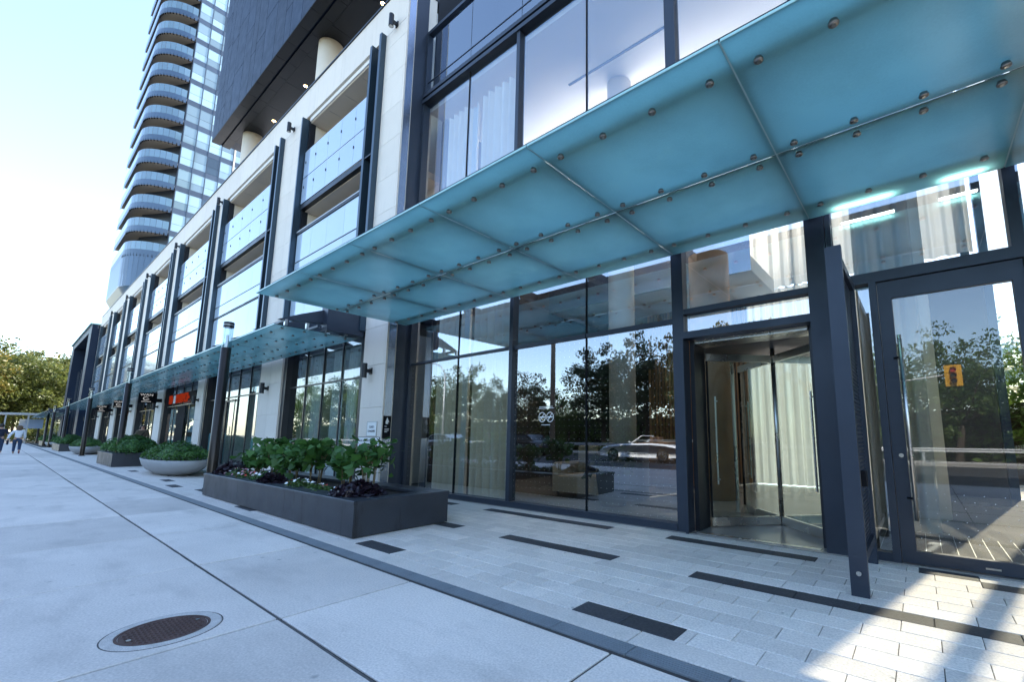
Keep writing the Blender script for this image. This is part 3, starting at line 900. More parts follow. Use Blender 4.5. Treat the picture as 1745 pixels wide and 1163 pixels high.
# entrance mat grille
gm = box('floor_grille', 'mat_grille', lobby, -.5, 2.6, 5.75, 7.1, .013, .017)
for i in range(24):
    box('grille_bar', 'galv', gm, -.5+.06+i*.13, -.5+.066+i*.13, 5.76, 7.09, .0172, .0195)

# ------------------------------------------------------------------ big entrance canopy
can = thing('glass_canopy', 'large frosted teal glass canopy with steel bolts over the lobby entrance', 'canopy', (-3, 3.8, 3.6))
def canopy_pane(poly, z, parent):
    """laminated pane: clear top and edges, frosted underside"""
    mb = MB(); n = len(poly)
    vs = [(x, y, z) for x, y in poly]+[(x, y, z+.018) for x, y in poly]
    mb.add(vs, [tuple(range(n))[::-1]])
    mb.m = 1
    mb.f += [tuple(range(n, 2*n))]+[(i, (i+1) % n, n+(i+1) % n, n+i) for i in range(n)]; mb.mi += [1]*(n+1)
    return mb.build('panel', ['canopy_glass', 'canopy_top'], parent)
CX = [-8.82, -7.13, -5.53, -3.98, -2.42, -.78, .80, 2.4, 4.0]
CZ = 3.6
bolt_mb = MB().lathe([(.0001, -.030), (.022, -.030), (.029, -.026), (.030, -.016), (.024, -.014), (.024, 0)], (0, 0, 0), 14)
bolt_me = bolt_mb.mesh('bolt', 'bolt', True)
cap_me = MB().cyl((0, 0), .012, -.0335, -.029, 8).mesh('bolt_slot', 'steel')
for i in range(len(CX)-1):
    x0, x1 = CX[i], CX[i+1]; w = x1-x0
    for (y0, y1) in ((2.43, 3.80), (3.81, 5.24)):
        canopy_pane([(x0+.006, y0+.003), (x1-.006, y0+.003), (x1-.006, y1-.003), (x0+.006, y1-.003)], CZ, can)
    MB().box(x0+.006, x1-.006, 2.427, 2.4325, CZ, CZ+.018).build('panel_edge', 'glass_edge', can)
    for bx_off in (.16, .16+(w-.32)/3, .16+2*(w-.32)/3, w-.16):
        for y in (2.69, 3.70, 3.89, 4.92):
            b = inst('bolt', bolt_me, can, (x0+bx_off, y, CZ))
            o = bpy.data.objects.new('bolt_slot', cap_me); link(o, b)
for x in CX[1:-1]:
    MB().box(x-.0058, x+.0058, 2.44, 5.23, CZ+.002, CZ+.014).build('joint_seal', 'seal', can)
MB().box(CX[0], CX[-1], 3.798, 3.812, CZ+.0035, CZ+.0125).build('joint_seal', 'seal', can)
for y in (2.69, 3.795, 4.92):
    box('beam', 'clad_metal', can, CX[0]+.1, CX[-1], y-.07, y+.07, CZ+.08, CZ+.22)
for x in CX:
    xx = min(max(x, CX[0]+.16), CX[-1]-.1)
    box('outrigger', 'clad_metal', can, xx-.07, xx+.07, 2.62, YG-.1, CZ+.085, CZ+.215)
    for y in (2.69, 3.795, 4.92):
        MB().cyl((xx, y), .012, CZ+.018, CZ+.08, 8).build('stud', 'steel', can)
for (x0, x1) in ((-.52, -.02), (.36, .66), (2.7, 3.3)):  # added glowing strips imitate sun patches along the inner canopy edge
    lt = box('sun_patch_backing', 'clad_metal', can, x0-.02, x1+.02, 5.13, 5.19, CZ+.055, CZ+.10)
    box('sun_patch_strip', 'sun_patch_glow', lt, x0, x1, 5.135, 5.185, CZ+.045, CZ+.0545)

# ------------------------------------------------------------------ low shop canopy
def low_canopy(name, label, x_near, x_far, yo_near, yo_far, y_in, z, module=1.56):
    t = thing(name, label, 'canopy', ((x_near+x_far)/2, 4, z), group='low shop canopies')
    n = max(1, round((x_near-x_far)/module))
    for i in range(n):
        xa = x_near+(x_far-x_near)*i/n; xb = x_near+(x_far-x_near)*(i+1)/n
        ya = yo_near+(yo_far-yo_near)*i/n; yb = yo_near+(yo_far-yo_near)*(i+1)/n
        g = .006
        canopy_pane([(xb+g, yb), (xa-g, ya), (xa-g, y_in), (xb+g, y_in)], z, t)
        MB().prism([(xb+g, yb-.006), (xa-g, ya-.006), (xa-g, ya-.001), (xb+g, yb-.001)], 'z', z, z+.02).build('panel_edge', 'glass_edge', t)
        if i < 16:
            for fx in (.12, .5, .88):
                for fy in (.12, .37, .63, .88):
                    yy = ya+(y_in-ya)*fy
                    inst('bolt', bolt_me, t, (xa+(xb-xa)*fx, yy, z))
        # tapered outrigger fin on each joint
        MB().prism([(ya+.10, z+.15), (y_in-.02, z+.28), (y_in-.02, z+.62), (y_in-.5, z+.62), (ya+.5, z+.34)], 'x', xa-.09-(.12 if i == 0 else 0), xa-.02-(.05 if i == 0 else 0)).build('outrigger', 'frame_metal', t)
    for f in (.12, .5, .88):
        ya = yo_near+(y_in-yo_near)*f; yb = yo_far+(y_in-yo_far)*f
        MB().prism([(x_far, yb-.04), (x_near, ya-.04), (x_near, ya+.04), (x_far, yb+.04)], 'z', z+.10, z+.149).build('beam', 'frame_metal', t)
    return t
cl = low_canopy('shop_canopy', 'long low frosted teal glass canopy running above the shop fronts', -10.05, -60.5, 3.13, 3.13, YW-.06, 3.39)
box('end_bracket', 'frame_metal', cl, -10.2, -9.90, 4.05, YW-.005, 3.43, 4.0)
for k in range(4):
    box('fixing', 'steel', cl, -10.09, -10.02, 3.3+k*.4, 3.35+k*.4, 3.41, 3.53)
low_canopy('shop_canopy', 'short frosted glass canopy beyond the dark pavilion at the far end', -64, -88, 2.4, 2.4, 4.3, 3.2, 3.0)
far_wall = thing('far_shop', 'pale panelled shop block below the far short canopy', 'building', (-88, 6, 0))
box('wall', 'clad_metal', far_wall, -97, -79.3, 4.7, 9, 0, 4.2)
for i in range(5): pane(far_wall, -96.5+i*3.3, -93.4+i*3.3, 4.66, .2, 3.1, 'white_panel' if i % 2 else 'shop_glass')

# ------------------------------------------------------------------ revolving door
rd = thing('revolving_door', 'glass revolving door with stainless rails in a dark metal portal', 'revolving door', (-1.58, 6.62, 0))
RX, RY, RR = -1.58, 6.62, 1.03
box('jamb', 'dark_metal', rd, -2.356, -2.30, YG+.101, 5.90, .012, 2.47)
box('jamb', 'dark_metal', rd, -.92, -.862, YG+.121, 5.90, .012, 2.47)
box('portal_soffit', 'steel', rd, -2.29, -.93, YG+.102, 5.9, 2.42, 2.465)
box('jamb_strip', 'frame_metal', rd, -2.40, -2.362, YG-.10, YG-.071, 0, 2.47)
MB().cyl((RX, RY), .03, .012, 2.43, 12).build('shaft', 'steel', rd, True)
MB().lathe([(.0001, 2.43), (RR+.03, 2.43), (RR+.03, 2.62), (.0001, 2.62)], (RX, RY, 0), 48).build('drum_ceiling', 'frame_metal', rd)
for (a0, a1) in ((140, 220), (-40, 40)):
    vs = []; fs = []
    for k in range(13):
        t = math.radians(a0+(a1-a0)*k/12)
        for r in (RR+.01, RR+.022):
            for z in (.02, 2.43): vs.append((RX+r*math.cos(t), RY+r*math.sin(t), z))
        if k:
            p = 4*(k-1); q = 4*k
            fs += [(p, q, q+1, p+1), (p+2, p+3, q+3, q+2), (p+1, q+1, q+3, p+3)]
    MB().add(vs, fs).build('drum_glass', 'door_glass', rd, True)
    for t in (a0, a1):
        t = math.radians(t); c = (RX+(RR+.02)*math.cos(t), RY+(RR+.02)*math.sin(t))
        MB().cyl(c, .03, .012, 2.43, 10).build('drum_post', 'steel', rd)
def wing(ang):
    c, s = math.cos(ang), math.sin(ang)
    def rot(mb):
        mb.v = [(RX+x*c-y*s, RY+x*s+y*c, z) for x, y, z in mb.v]; return mb
    w = rot(MB().box(.03, 1.0, -.022, .022, .02, .13).box(.03, 1.0, -.022, .022, 2.24, 2.34)).build('wing_rail', 'steel', rd)
    rot(MB().box(.04, .985, -.006, .006, .131, 2.239)).build('wing_glass', 'door_glass', w)
    rot(MB().box(.985, 1.0, -.018, .018, .131, 2.239)).build('wing_stile', 'sign_black', w)
    rot(MB().tube([(.86, -.06, .55), (.86, -.06, 1.75)], .013, 8).tube([(.86, 0, .62), (.86, -.06, .62)], .009, 6).tube([(.86, 0, 1.68), (.86, -.06, 1.68)], .009, 6)).build('push_bar', 'steel', w)
for q in (225, 315, 45, 135): wing(math.radians(q))
for dx in (-.20, .16):
    MB().lathe([(.0001, 0), (.055, 0), (.055, .003), (.0001, .003)], (0, 0, 0), 20, 1, .5).build('safety_sticker', 'yellow_green', rd).location = (dx-.02, -.45+abs(dx)*.0, 1.30)
for o in [c for c in rd.children if c.name.startswith('safety_sticker')]:
    o.rotation_euler = (math.pi/2, 0, math.radians(45) if o.location.x > 0 else math.radians(-45))
    o.location = Vector((.28 if o.location.x > 0 else -.28, -.30, 1.32))
tb = MB().lathe([(.3, .013), (.38, .013), (.38, .02), (.3, .02)], (RX, RY, 0), 32)
box('threshold', 'steel', rd, -2.29, -.93, 5.40, 5.47, .013, .018)

# ------------------------------------------------------------------ swing door
sd = thing('swing_door', 'tall framed glass swing door with long vertical pull handle', 'door', (.31, YG, 0))
box('stile', 'frame_metal', sd, -.23, -.115, YG-.045, YG+.03, .02, 2.78)
box('stile', 'frame_metal', sd, .775, .855, YG-.045, YG+.03, .02, 2.78)
box('rail', 'frame_metal', sd, -.115, .775, YG-.045, YG+.03, 2.60, 2.78)
box('rail', 'frame_metal', sd, -.115, .775, YG-.045, YG+.03, .02, .13)
pane(sd, -.115, .775, YG-.02, .13, 2.60, 'door_glass')
dd = MB()
for i in range(13):
    for j in range(4):
        dd.box(-.07+i*.068, -.064+i*.068, YG-.0216, YG-.0206, .25+j*.12+(i % 2)*.06, .256+j*.12+(i % 2)*.06)
tag(dd.build('dot_film', 'text_white', sd), kind='stuff')
h = MB().tube([(-.085, YG-.11, .42), (-.085, YG-.11, 2.20)], .017, 12).build('pull_handle', 'steel', sd, True)
for z in (.62, 1.98): MB().tube([(-.14, YG-.045, z), (-.085, YG-.11, z)], .010, 8).build('bracket', 'dark_metal', h)
MB().tube([(-.16, YG-.060, 1.02), (-.16, YG-.044, 1.02)], .020, 12).build('lock', 'steel', sd)
box('plate', 'steel', sd, .36, .46, YG-.050, YG-.0455, .055, .07)

# ------------------------------------------------------------------ perforated screen beside the door
sc = thing('door_screen', 'narrow dark metal screen with perforated panel and card reader beside the swing door', 'screen', (-.45, 4.7, 0))
box('post', 'frame_metal', sc, -.515, -.395, 4.10, 4.16, 0, 2.79)
box('post', 'frame_metal', sc, -.495, -.415, 5.22, 5.28, 0, 2.79)
box('top_rail', 'frame_metal', sc, -.49, -.42, 4.161, 5.219, 2.70, 2.78)
box('bottom_rail', 'frame_metal', sc, -.49, -.42, 4.161, 5.219, .20, .27)
pp = MB()
ny, nz = 26, 66
for i in range(ny):
    y = 4.165+i*(1.05/ny); pp.box(-.462, -.456, y, y+.022, .271, 2.699)
for j in range(nz):
    z = .275+j*(2.42/nz); pp.box(-.4545, -.4500, 4.162, 5.218, z, z+.018)
pp.build('perforated_panel', 'frame_metal', sc)
MB().box(-.412, -.372, 4.30, 4.42, .80, .92).build('card_reader', 'sign_black', sc)
MB().tube([(-.455, 4.0995, .17), (-.455, 4.090, .17)], .018, 12).build('bolt', 'steel', sc)

# ------------------------------------------------------------------ street lamps
def make_lamp(label, x, y):
    t = thing('street_lamp', label, 'street lamp', (x, y, 0), group='black bollard lamps along the planters')
    MB().cyl((x, y), .135, .0, .03, 20).build('base_plate', 'dark_metal', t)
    MB().lathe([(.098, .03), (.098, 3.20), (.08, 3.205)], (x, y, 0), 24).build('post', 'post_bronze', t, True)
    MB().lathe([(.094, 3.205), (.094, 3.68)], (x, y, 0), 24).build('lens', 'lamp_glass', t, True)
    MB().lathe([(.03, 3.206), (.03, 3.5), (.0001, 3.52)], (x, y, 0), 12).build('lamp_core', 'galv', t, True)
    c = MB().lathe([(.0001, 3.681), (.102, 3.681), (.104, 3.69), (.104, 3.80), (.097, 3.812), (.0001, 3.82)], (x, y, 0), 24).build('cap', 'dark_metal', t)
    MB().lathe([(.1045, 3.735), (.1065, 3.738), (.1065, 3.745), (.1045, 3.748)], (x, y, 0), 24).build('cap_ring', 'steel', c)
    return t
for x, y, lb in ((-12.65, 3.03, 'tall black cylinder lamp at the end of the flower planter, closest of the row'),
                 (-24.75, 2.97, 'black cylinder lamp at the corner of the second rectangular planter'),
                 (-37.1, 3.02, 'black cylinder lamp behind the second bowl planter, third along the row'),
                 (-49.0, 2.95, 'black cylinder lamp beside the third rectangular planter, fourth along'),
                 (-62.5, 3.0, 'black cylinder lamp in front of the dark pavilion, fifth along the row'),
                 (-70.0, 3.0, 'black cylinder lamp under the far short canopy, sixth along the row'),
                 (-92.0, 3.3, 'black cylinder lamp at the very far end of the walkway')):
    make_lamp(lb, x, y)

# ------------------------------------------------------------------ planters and plants
rsP = np.random.RandomState(11)
def rect_planter(label, x0, x1, y0, y1, h=.43):
    t = thing('rectangular_planter', label, 'planter', ((x0+x1)/2, (y0+y1)/2, 0), group='long dark rectangular planters')
    k = .03
    box('plinth', 'joint', t, x0+.03, x1-.03, y0+.03, y1-.03, -.005, .018)
    nseg = max(1, round((x1-x0)/2.1))
    for q in range(nseg):
        box('front_panel', 'planter_dark', t, x0+(x1-x0)*q/nseg+.0025, x0+(x1-x0)*(q+1)/nseg-.0025, y0, y0+k, .015, h-.045)
    box('back', 'planter_dark', t, x0, x1, y1-k, y1, .015, h-.045)
    box('side', 'planter_dark', t, x0, x0+k, y0+k, y1-k, .015, h-.045)
    box('side', 'planter_dark', t, x1-k, x1, y0+k, y1-k, .015, h-.045)
    e = .012; r = .26
    MB().cham(x0-e, x1+e, y0-e, y0+r, h-.044, h, .007).build('rim', 'planter_dark', t)
    MB().cham(x0-e, x1+e, y1-r, y1+e, h-.044, h, .007).build('rim', 'planter_dark', t)
    MB().cham(x0-e, x0+r, y0+r+.001, y1-r-.001, h-.044, h-.001, .007).build('rim', 'planter_dark', t)
    MB().cham(x1-r, x1+e, y0+r+.001, y1-r-.001, h-.044, h-.001, .007).build('rim', 'planter_dark', t)
    box('soil', 'soil', t, x0+r-.05, x1-r+.05, y0+r-.05, y1-r+.05, h-.2, h-.06)
    return t
rect_planter('near dark granite planter holding leafy shrubs and flowers', -11.5, -5.32, 2.64, 3.95)
rect_planter('second dark rectangular planter with dense green shrubs', -27.5, -23.6, 2.68, 3.95, .5)
rect_planter('third dark rectangular planter beside the fourth lamp', -54.0, -47.6, 2.75, 4.0, .5)
rect_planter('fourth dark rectangular planter far along the walk', -76.0, -70.5, 2.9, 4.1, .5)
def bowl(label, x, y, sx, sy, h=.47):
    t = thing('bowl_planter', label, 'planter', (x, y, 0), group='grey boat shaped bowl planters')
    MB().lathe([(.0001, 0), (.42, 0), (.60, .04), (.80, .15), (.93, .28), (1.0, h-.005), (.995, h), (.955, h), (.90, .32)], (x, y, 0), 48, sx, sy).build('bowl', 'bowl_grey', t, True)
    MB().lathe([(.0001, h-.08), (.94, h-.08)], (x, y, 0), 40, sx, sy).build('soil', 'soil', t)
    return t
BOWLS = [(-18.4, 3.45, 2.35, .72), (-40.6, 3.45, 2.4, .72), (-64.0, 3.5, 2.4, .72)]
for (x, y, sx, sy), lb in zip(BOWLS, ('grey concrete bowl planter between the near lamp and second planter', 'grey concrete bowl planter behind the second rectangular planter', 'grey concrete bowl planter far along, beside the fifth lamp')):
    bowl(lb, x, y, sx, sy)
def hedge_mesh(name, sx, sy, h, n, size, mat, seed):
    rs = np.random.RandomState(seed)
    u = rs.rand(n)*2*np.pi; r = np.sqrt(rs.rand(n))
    lump = 1+.10*np.sin(u*5+seed)+.08*np.sin(u*9+2)
    shell = rs.rand(n)**.35
    X = sx*r*np.cos(u)*lump; Y = sy*r*np.sin(u)*lump
    top = h*(1-.55*r**3.2)*(1+.2*np.sin(X*4.1+seed)*np.cos(Y*5.3)+.09*np.sin(X*11+1.3*Y))
    Z = top*shell
    P = np.stack([X, Y, Z], 1)
    nor = np.stack([X/sx, Y/sy, Z/h], 1)*.7
    V, F = leaves(P, size, rs, 'plain', .25, .4, nor)
    return fast_mesh(name, V, F, mat)
hm = hedge_mesh('foliage', 2.05, .62, .50, 11000, .055, 'leaf_box', 5)
for (x, y, sx, sy), lb in zip(BOWLS, ('clipped green boxwood mound in the nearest grey bowl', 'boxwood mound in the grey bowl behind the second planter', 'boxwood mound in the farthest grey bowl')):
    t = thing('boxwood_hedge', lb, 'shrub', (x, y, .40), group='boxwood mounds in the bowls')
    inst('foliage', hm, t, (x, y, .40))
    MB().tube([(x-.5, y, .38), (x-.45, y, .7)], .02, 6).build('stem', 'bark', t)
    MB().tube([(x+.6, y, .38), (x+.55, y, .7)], .02, 6).build('stem', 'bark', t)
hm2 = hedge_mesh('foliage', 1.35, .62, .62, 9000, .075, 'leaf_shrub', 9)
for x, y, lb in ((-26.5, 3.35, 'dense green shrub at the far end of the second planter'), (-24.7, 3.4, 'dense green shrub behind the lamp in the second planter'),
                 (-52.2, 3.4, 'dense green shrub at the far end of the third planter'), (-49.4, 3.4, 'dense green shrub at the near end of the third planter'),
                 (-74.5, 3.5, 'dense green shrub at the far end of the fourth planter'), (-72.0, 3.5, 'dense green shrub at the near end of the fourth planter')):
    t = thing('green_shrub', lb, 'shrub', (x, y, .44), group='green shrubs in the farther planters')
    inst('foliage', hm2, t, (x, y, .44), RNG.uniform(-.2, .2))
    MB().tube([(x, y, .40), (x+.05, y, .8)], .02, 6).build('stem', 'bark', t)

def leafy_shrub(label, x, y, h, rad, n, seed, z0=.37):
    """upright shrub: stems that branch, big lobed leaves in layers at the twig ends"""
    rs = np.random.RandomState(seed)
    t = thing('leafy_shrub', label, 'shrub', (x, y, z0), group='broad leaved shrubs in the near planter')
    st = MB(); tips = []
    for k in range(7):
        a = rs.rand()*6.28; lean = rad*(.25+.55*rs.rand())
        b0 = Vector((x+.07*math.cos(a), y+.07*math.sin(a), z0)); 
        b1 = Vector((x+lean*.5*math.cos(a), y+lean*.5*math.sin(a)*.8, z0+h*.45)); b2 = Vector((x+lean*math.cos(a+.3), y+lean*math.sin(a+.3)*.8, z0+h*(.72+.25*rs.rand())))
        st.tube([b0, b1, b2], [.011, .008, .004], 6)
        tips += [b2, b1*.4+b2*.6, b1*.8+b2*.2]
        for q in range(2):
            d = Vector((rs.normal(), rs.normal()*.8, .5+.5*rs.rand())).normalized()*rad*.5
            s0 = b1.lerp(b2, .2+.5*rs.rand()); st.tube([s0, s0+d], [.006, .003], 5); tips += [s0+d, s0+d*.6]
    st.build('stems', 'twig', t, True)
    tips = np.array([tuple(p) for p in tips])
    c = tips[rs.randint(0, len(tips), n)]
    P = c+rs.normal(size=(n, 3))*np.array([.10, .09, .075])
    P[:, 2] = np.clip(P[:, 2], z0+.05, z0+h*1.05)
    V, F = leaves(P, .105, rs, 'lobed', .4, .6)
    V = V-np.array((x, y, z0))
    o = bpy.data.objects.new('foliage', fast_mesh('foliage', V, F, 'leaf_shrub')); link(o, t)
    return t
for i, (x, y, h, r, n, lb) in enumerate(((-6.35, 3.35, .74, .36, 210, 'tallest open shrub with pale stems at the near end of the planter'),
                                         (-7.15, 3.4, .56, .30, 230, 'broad leaved shrub second from the near end of the flower planter'),
                                         (-8.15, 3.35, .70, .44, 430, 'full broad leaved shrub in the middle of the flower planter'),
                                         (-8.95, 3.3, .58, .45, 430, 'broad leaved shrub just beyond the middle of the flower planter'),
                                         (-9.8, 3.35, .70, .42, 380, 'broad leaved shrub fourth along the flower planter'),
                                         (-10.6, 3.3, .50, .40, 300, 'broad leaved shrub closest to the near lamp'))):
    leafy_shrub(lb, x, y, h, r, n, 20+i)
def mound(name, label, cat, x, y, rx, ry, h, n, size, mat, seed, group, shape='plain', flowers=()):
    rs = np.random.RandomState(seed); z0 = .37
    t = thing(name, label, cat, (x, y, z0), group=group)
    u = rs.rand(n)*2*np.pi; r = np.sqrt(rs.rand(n))
    P = np.stack([rx*r*np.cos(u), ry*r*np.sin(u), h*(1-.7*r**2)*rs.rand(n)**.4*(1+.2*np.sin(u*4))], 1)
    V, F = leaves(P, size, rs, shape, .5, .4)
    o = bpy.data.objects.new('foliage', fast_mesh('foliage', V, F, mat)); link(o, t)
    for (m, cnt, fs) in flowers:
        fl = MB()
        for q in range(cnt):
            uu = rs.rand()*6.28; rr = math.sqrt(rs.rand())
            c = Vector((x+rx*rr*math.cos(uu), y+ry*rr*math.sin(uu), z0+h*(1.08-.6*rr*rr)))
            nrm = Vector((rs.normal()*.5, rs.normal()*.5-.5, 1)).normalized(); a = nrm.orthogonal().normalized(); b = nrm.cross(a)
            vs = [c]; 
            for k in range(10):
                tt = 2*math.pi*k/10; rad = fs*(1.0 if k % 2 == 0 else .72)
                vs.append(c+(a*math.cos(tt)+b*math.sin(tt))*rad+nrm*.25*fs)
            fl.add(vs, [(0, k+1, (k+1) % 10+1) for k in range(10)])
        fl.build('blossoms', m, t)
    return t
g1 = 'dark purple trailing plants'; g2 = 'bedding flowers in the near planter'
mound('purple_plant', 'dark purple leafy plant at the near front corner of the flower planter', 'plant', -5.95, 3.0, .42, .32, .20, 520, .085, 'leaf_purple', 41, g1, 'lobed')
mound('purple_plant', 'dark purple leafy plant in the middle of the flower planter edge', 'plant', -8.55, 2.88, .42, .2, .19, 330, .08, 'leaf_purple', 42, g1, 'lobed')
mound('purple_plant', 'dark purple leafy plant at the foot of the near lamp', 'plant', -11.1, 3.0, .42, .3, .26, 420, .085, 'leaf_purple', 43, g1, 'lobed')
mound('bedding_flowers', 'low green clump with white blossoms next to the corner purple plant', 'flower', -6.9, 2.92, .38, .18, .12, 420, .045, 'leaf_bed', 44, g2, flowers=(('petal_white', 7, .018), ('petal_red', 8, .014)))
mound('bedding_flowers', 'yellow green clump with white petunias mid planter', 'flower', -7.6, 2.92, .38, .2, .15, 420, .05, 'leaf_bed', 45, g2, flowers=(('petal_white', 14, .026), ('petal_red', 4, .014)))
mound('bedding_flowers', 'clump crowded with white petunias just past mid planter', 'flower', -9.15, 2.92, .36, .2, .17, 320, .05, 'leaf_shrub', 46, g2, flowers=(('petal_white', 22, .026),))
mound('bedding_flowers', 'mixed red, pink and white blossoms towards the near lamp', 'flower', -9.9, 2.92, .40, .2, .16, 380, .05, 'leaf_bed', 47, g2, flowers=(('petal_red', 16, .022), ('petal_white', 14, .024), ('petal_pink', 14, .024)))
mound('bedding_flowers', 'pink and pale blossoms beside the lamp end purple plant', 'flower', -10.55, 2.95, .34, .22, .17, 320, .05, 'leaf_bed', 48, g2, flowers=(('petal_pink', 12, .024), ('petal_white', 12, .022)))

# ------------------------------------------------------------------ wall lights
def wall_light(label, x, z):
    t = thing('wall_light', label, 'wall light', (x, YW, z), group='dark cylinder wall lights on the pillars')
    MB().cyl((x, YW-.16), .058, z-.16, z+.16, 18).build('body', 'dark_metal', t)
    MB().box(x-.05, x+.05, YW-.028, YW-.001, z-.07, z+.07).build('mount', 'dark_metal', t)
    MB().box(x-.025, x+.025, YW-.105, YW-.0285, z-.04, z+.04).build('arm', 'dark_metal', t)
    MB().cyl((x, YW-.16), .045, z-.163, z-.1605, 14).build('lens', 'steel', t)
names = ('first', 'second', 'third', 'fourth', 'fifth', 'sixth', 'seventh', 'eighth')
for k, (xr, xl) in enumerate(PIL):
    xm = (-9.46 if k == 0 else (xr+xl)/2-.1)
    wall_light('dark cylinder light high on the %s pillar from the entrance' % names[k], xm+(.1 if k == 0 else 0), 11.2)
    wall_light('dark cylinder light at door height on the %s pillar from the entrance' % names[k], xm, 2.59)

# ------------------------------------------------------------------ signs
def plate(name, label, cat, x0, x1, z0, z1, mat, edge, y=YW):
    t = thing(name, label, cat, ((x0+x1)/2, y, (z0+z1)/2))
    box('plate', mat, t, x0, x1, y-.012, y-.002, z0, z1)
    for (a, b, c, d) in ((x0-.012, x1+.012, z1, z1+.012), (x0-.012, x1+.012, z0-.012, z0), (x0-.012, x0, z0, z1), (x1, x1+.012, z0, z1)):
        box('edge', edge, t, a, b, y-.014, y-.002, c, d)
    return t
s1 = plate('standpipe_sign', 'small grey sign reading CLASS I STANDPIPE on the first pillar', 'sign', -9.45, -9.07, 1.185, 1.475, 'sign_white', 'galv')
put_text('CLASS I', .066, 'text_dark', s1, (-9.26, YW-.0135, 1.37), '-y', sx=.95); put_text('STANDPIPE', .066, 'text_dark', s1, (-9.26, YW-.0135, 1.28), '-y', sx=.9)
s2 = plate('fire_connection_sign', 'white sign with red FIRE DEPARTMENT CONNECTION lettering on the first pillar', 'sign', -9.80, -8.93, .72, 1.15, 'sign_white', 'text_dark')
put_text('NO. 36 BLOOR STREET EAST', .058, 'text_dark', s2, (-9.365, YW-.0135, 1.08), '-y', sx=.9)
put_text('FIRE DEPARTMENT CONNECTION', .062, 'text_red', s2, (-9.365, YW-.0135, .98), '-y', sx=.80)
put_text('SPRINKLER', .048, 'text_dark', s2, (-9.6, YW-.0135, .88), '-y'); put_text('STANDPIPE', .048, 'text_dark', s2, (-9.6, YW-.0135, .80), '-y')
s3 = thing('arrow_sign', 'small black sign with white arrow on the blue metal edge of the first pillar', 'sign', (-8.86, 4.95, 1.4))
box('plate', 'sign_black', s3, -8.869, -8.86, 4.875, 5.05, 1.13, 1.60)
MB().prism([(4.925, 1.47), (4.962, 1.57), (5.01, 1.47), (4.985, 1.47), (4.985, 1.43), (4.935, 1.43)], 'x', -8.8598, -8.8585).build('arrow', 'text_white', s3)
for i, (z, wd) in enumerate(((1.375, .05), (1.32, .10), (1.29, .09), (1.26, .06))):
    box('text_line', 'text_white', s3, -8.8598, -8.8585, 4.915, 4.915+wd, z, z+.014)
sp = thing('pillar_medallion', 'tiny grey oval disc above the wall light on the first pillar', 'disc', (-9.45, YW, 2.97))
o = MB().lathe([(.0001, .006), (.035, .006), (.045, 0)], (0, 0, 0), 20, .8, 1).build('disc', 'galv', sp); o.rotation_euler = (math.pi/2, 0, 0); o.location = (0, -.003, 0)
# projecting shop signs
def blade(label, x, y0, y1, z0, z1):
    t = thing('blade_sign', label, 'sign', (x, (y0+y1)/2, (z0+z1)/2), group='black projecting signs reading WAN')
    box('panel', 'sign_black', t, x-.05, x+.03, y0, y1, z0, z1)
    box('bracket', 'sign_black', t, x-.04, x+.02, y1+.001, YW, z0+.06, z0+.24)
    ym = (y0+y1)/2-.05; w = y1-y0; hh = z1-z0
    put_text('WAN', hh*.30, 'sign_lit', t, (x+.034, ym, z1-hh*.2), '+x', sx=1.25)
    # round swoosh emblem: an open ring with a tail
    pts = [(x+.034, ym+math.cos(a)*hh*.22, z0+hh*.45+math.sin(a)*hh*.155) for a in np.linspace(.9, 5.6, 16)]
    MB().tube(pts, [.004+.010*math.sin(math.pi*i/15) for i in range(16)], 6).build('emblem', 'sign_lit', t)
    pts = [(x+.034, ym-.02, z0+hh*.40), (x+.034, ym+hh*.08, z0+hh*.46), (x+.034, ym+hh*.22, z0+hh*.36)]
    MB().tube(pts, [.004, .010, .004], 6).build('emblem', 'sign_lit', t)
    for k in range(7): box('small_text', 'sign_lit', t, x+.0305, x+.034, ym-.17+k*.05, ym-.135+k*.05, z0+hh*.12, z0+hh*.18)
blade('black projecting sign reading WAN, nearest of the three', -30.0, 4.0, 4.66, 2.72, 3.22)
blade('black projecting sign reading WAN, middle of the three', -38.0, 4.04, 4.58, 2.76, 3.22)
blade('black projecting sign reading WAN, farthest of the three', -45.5, 4.06, 4.62, 2.74, 3.22)
rsn = thing('red_shop_sign', 'glowing red channel letter sign above the dark shop door', 'sign', (-26.5, 4.9, 2.9))
box('backing', 'sign_black', rsn, -29.0, -24.4, 5.00, 5.022, 2.72, 3.1)
xx = -29.0
rl = random.Random(4)
box('emblem', 'text_white', rsn, -28.2, -27.8, 4.965, 4.998, 2.66, 3.04)
for k in range(8):
    wd = rl.uniform(.24, .32)
    if k == 2: xx = -27.7
    MB().box(xx, xx+.07, 4.95, 4.998, 2.66, 3.06).box(xx+.07, xx+wd, 4.95, 4.998, 2.98-.15*(k % 2), 3.06-.15*(k % 2)).box(xx+.07, xx+wd, 4.95, 4.998, 2.66+.12*(k % 3), 2.73+.12*(k % 3)).build('letter', 'sign_red_lit', rsn)
    xx += wd+.12
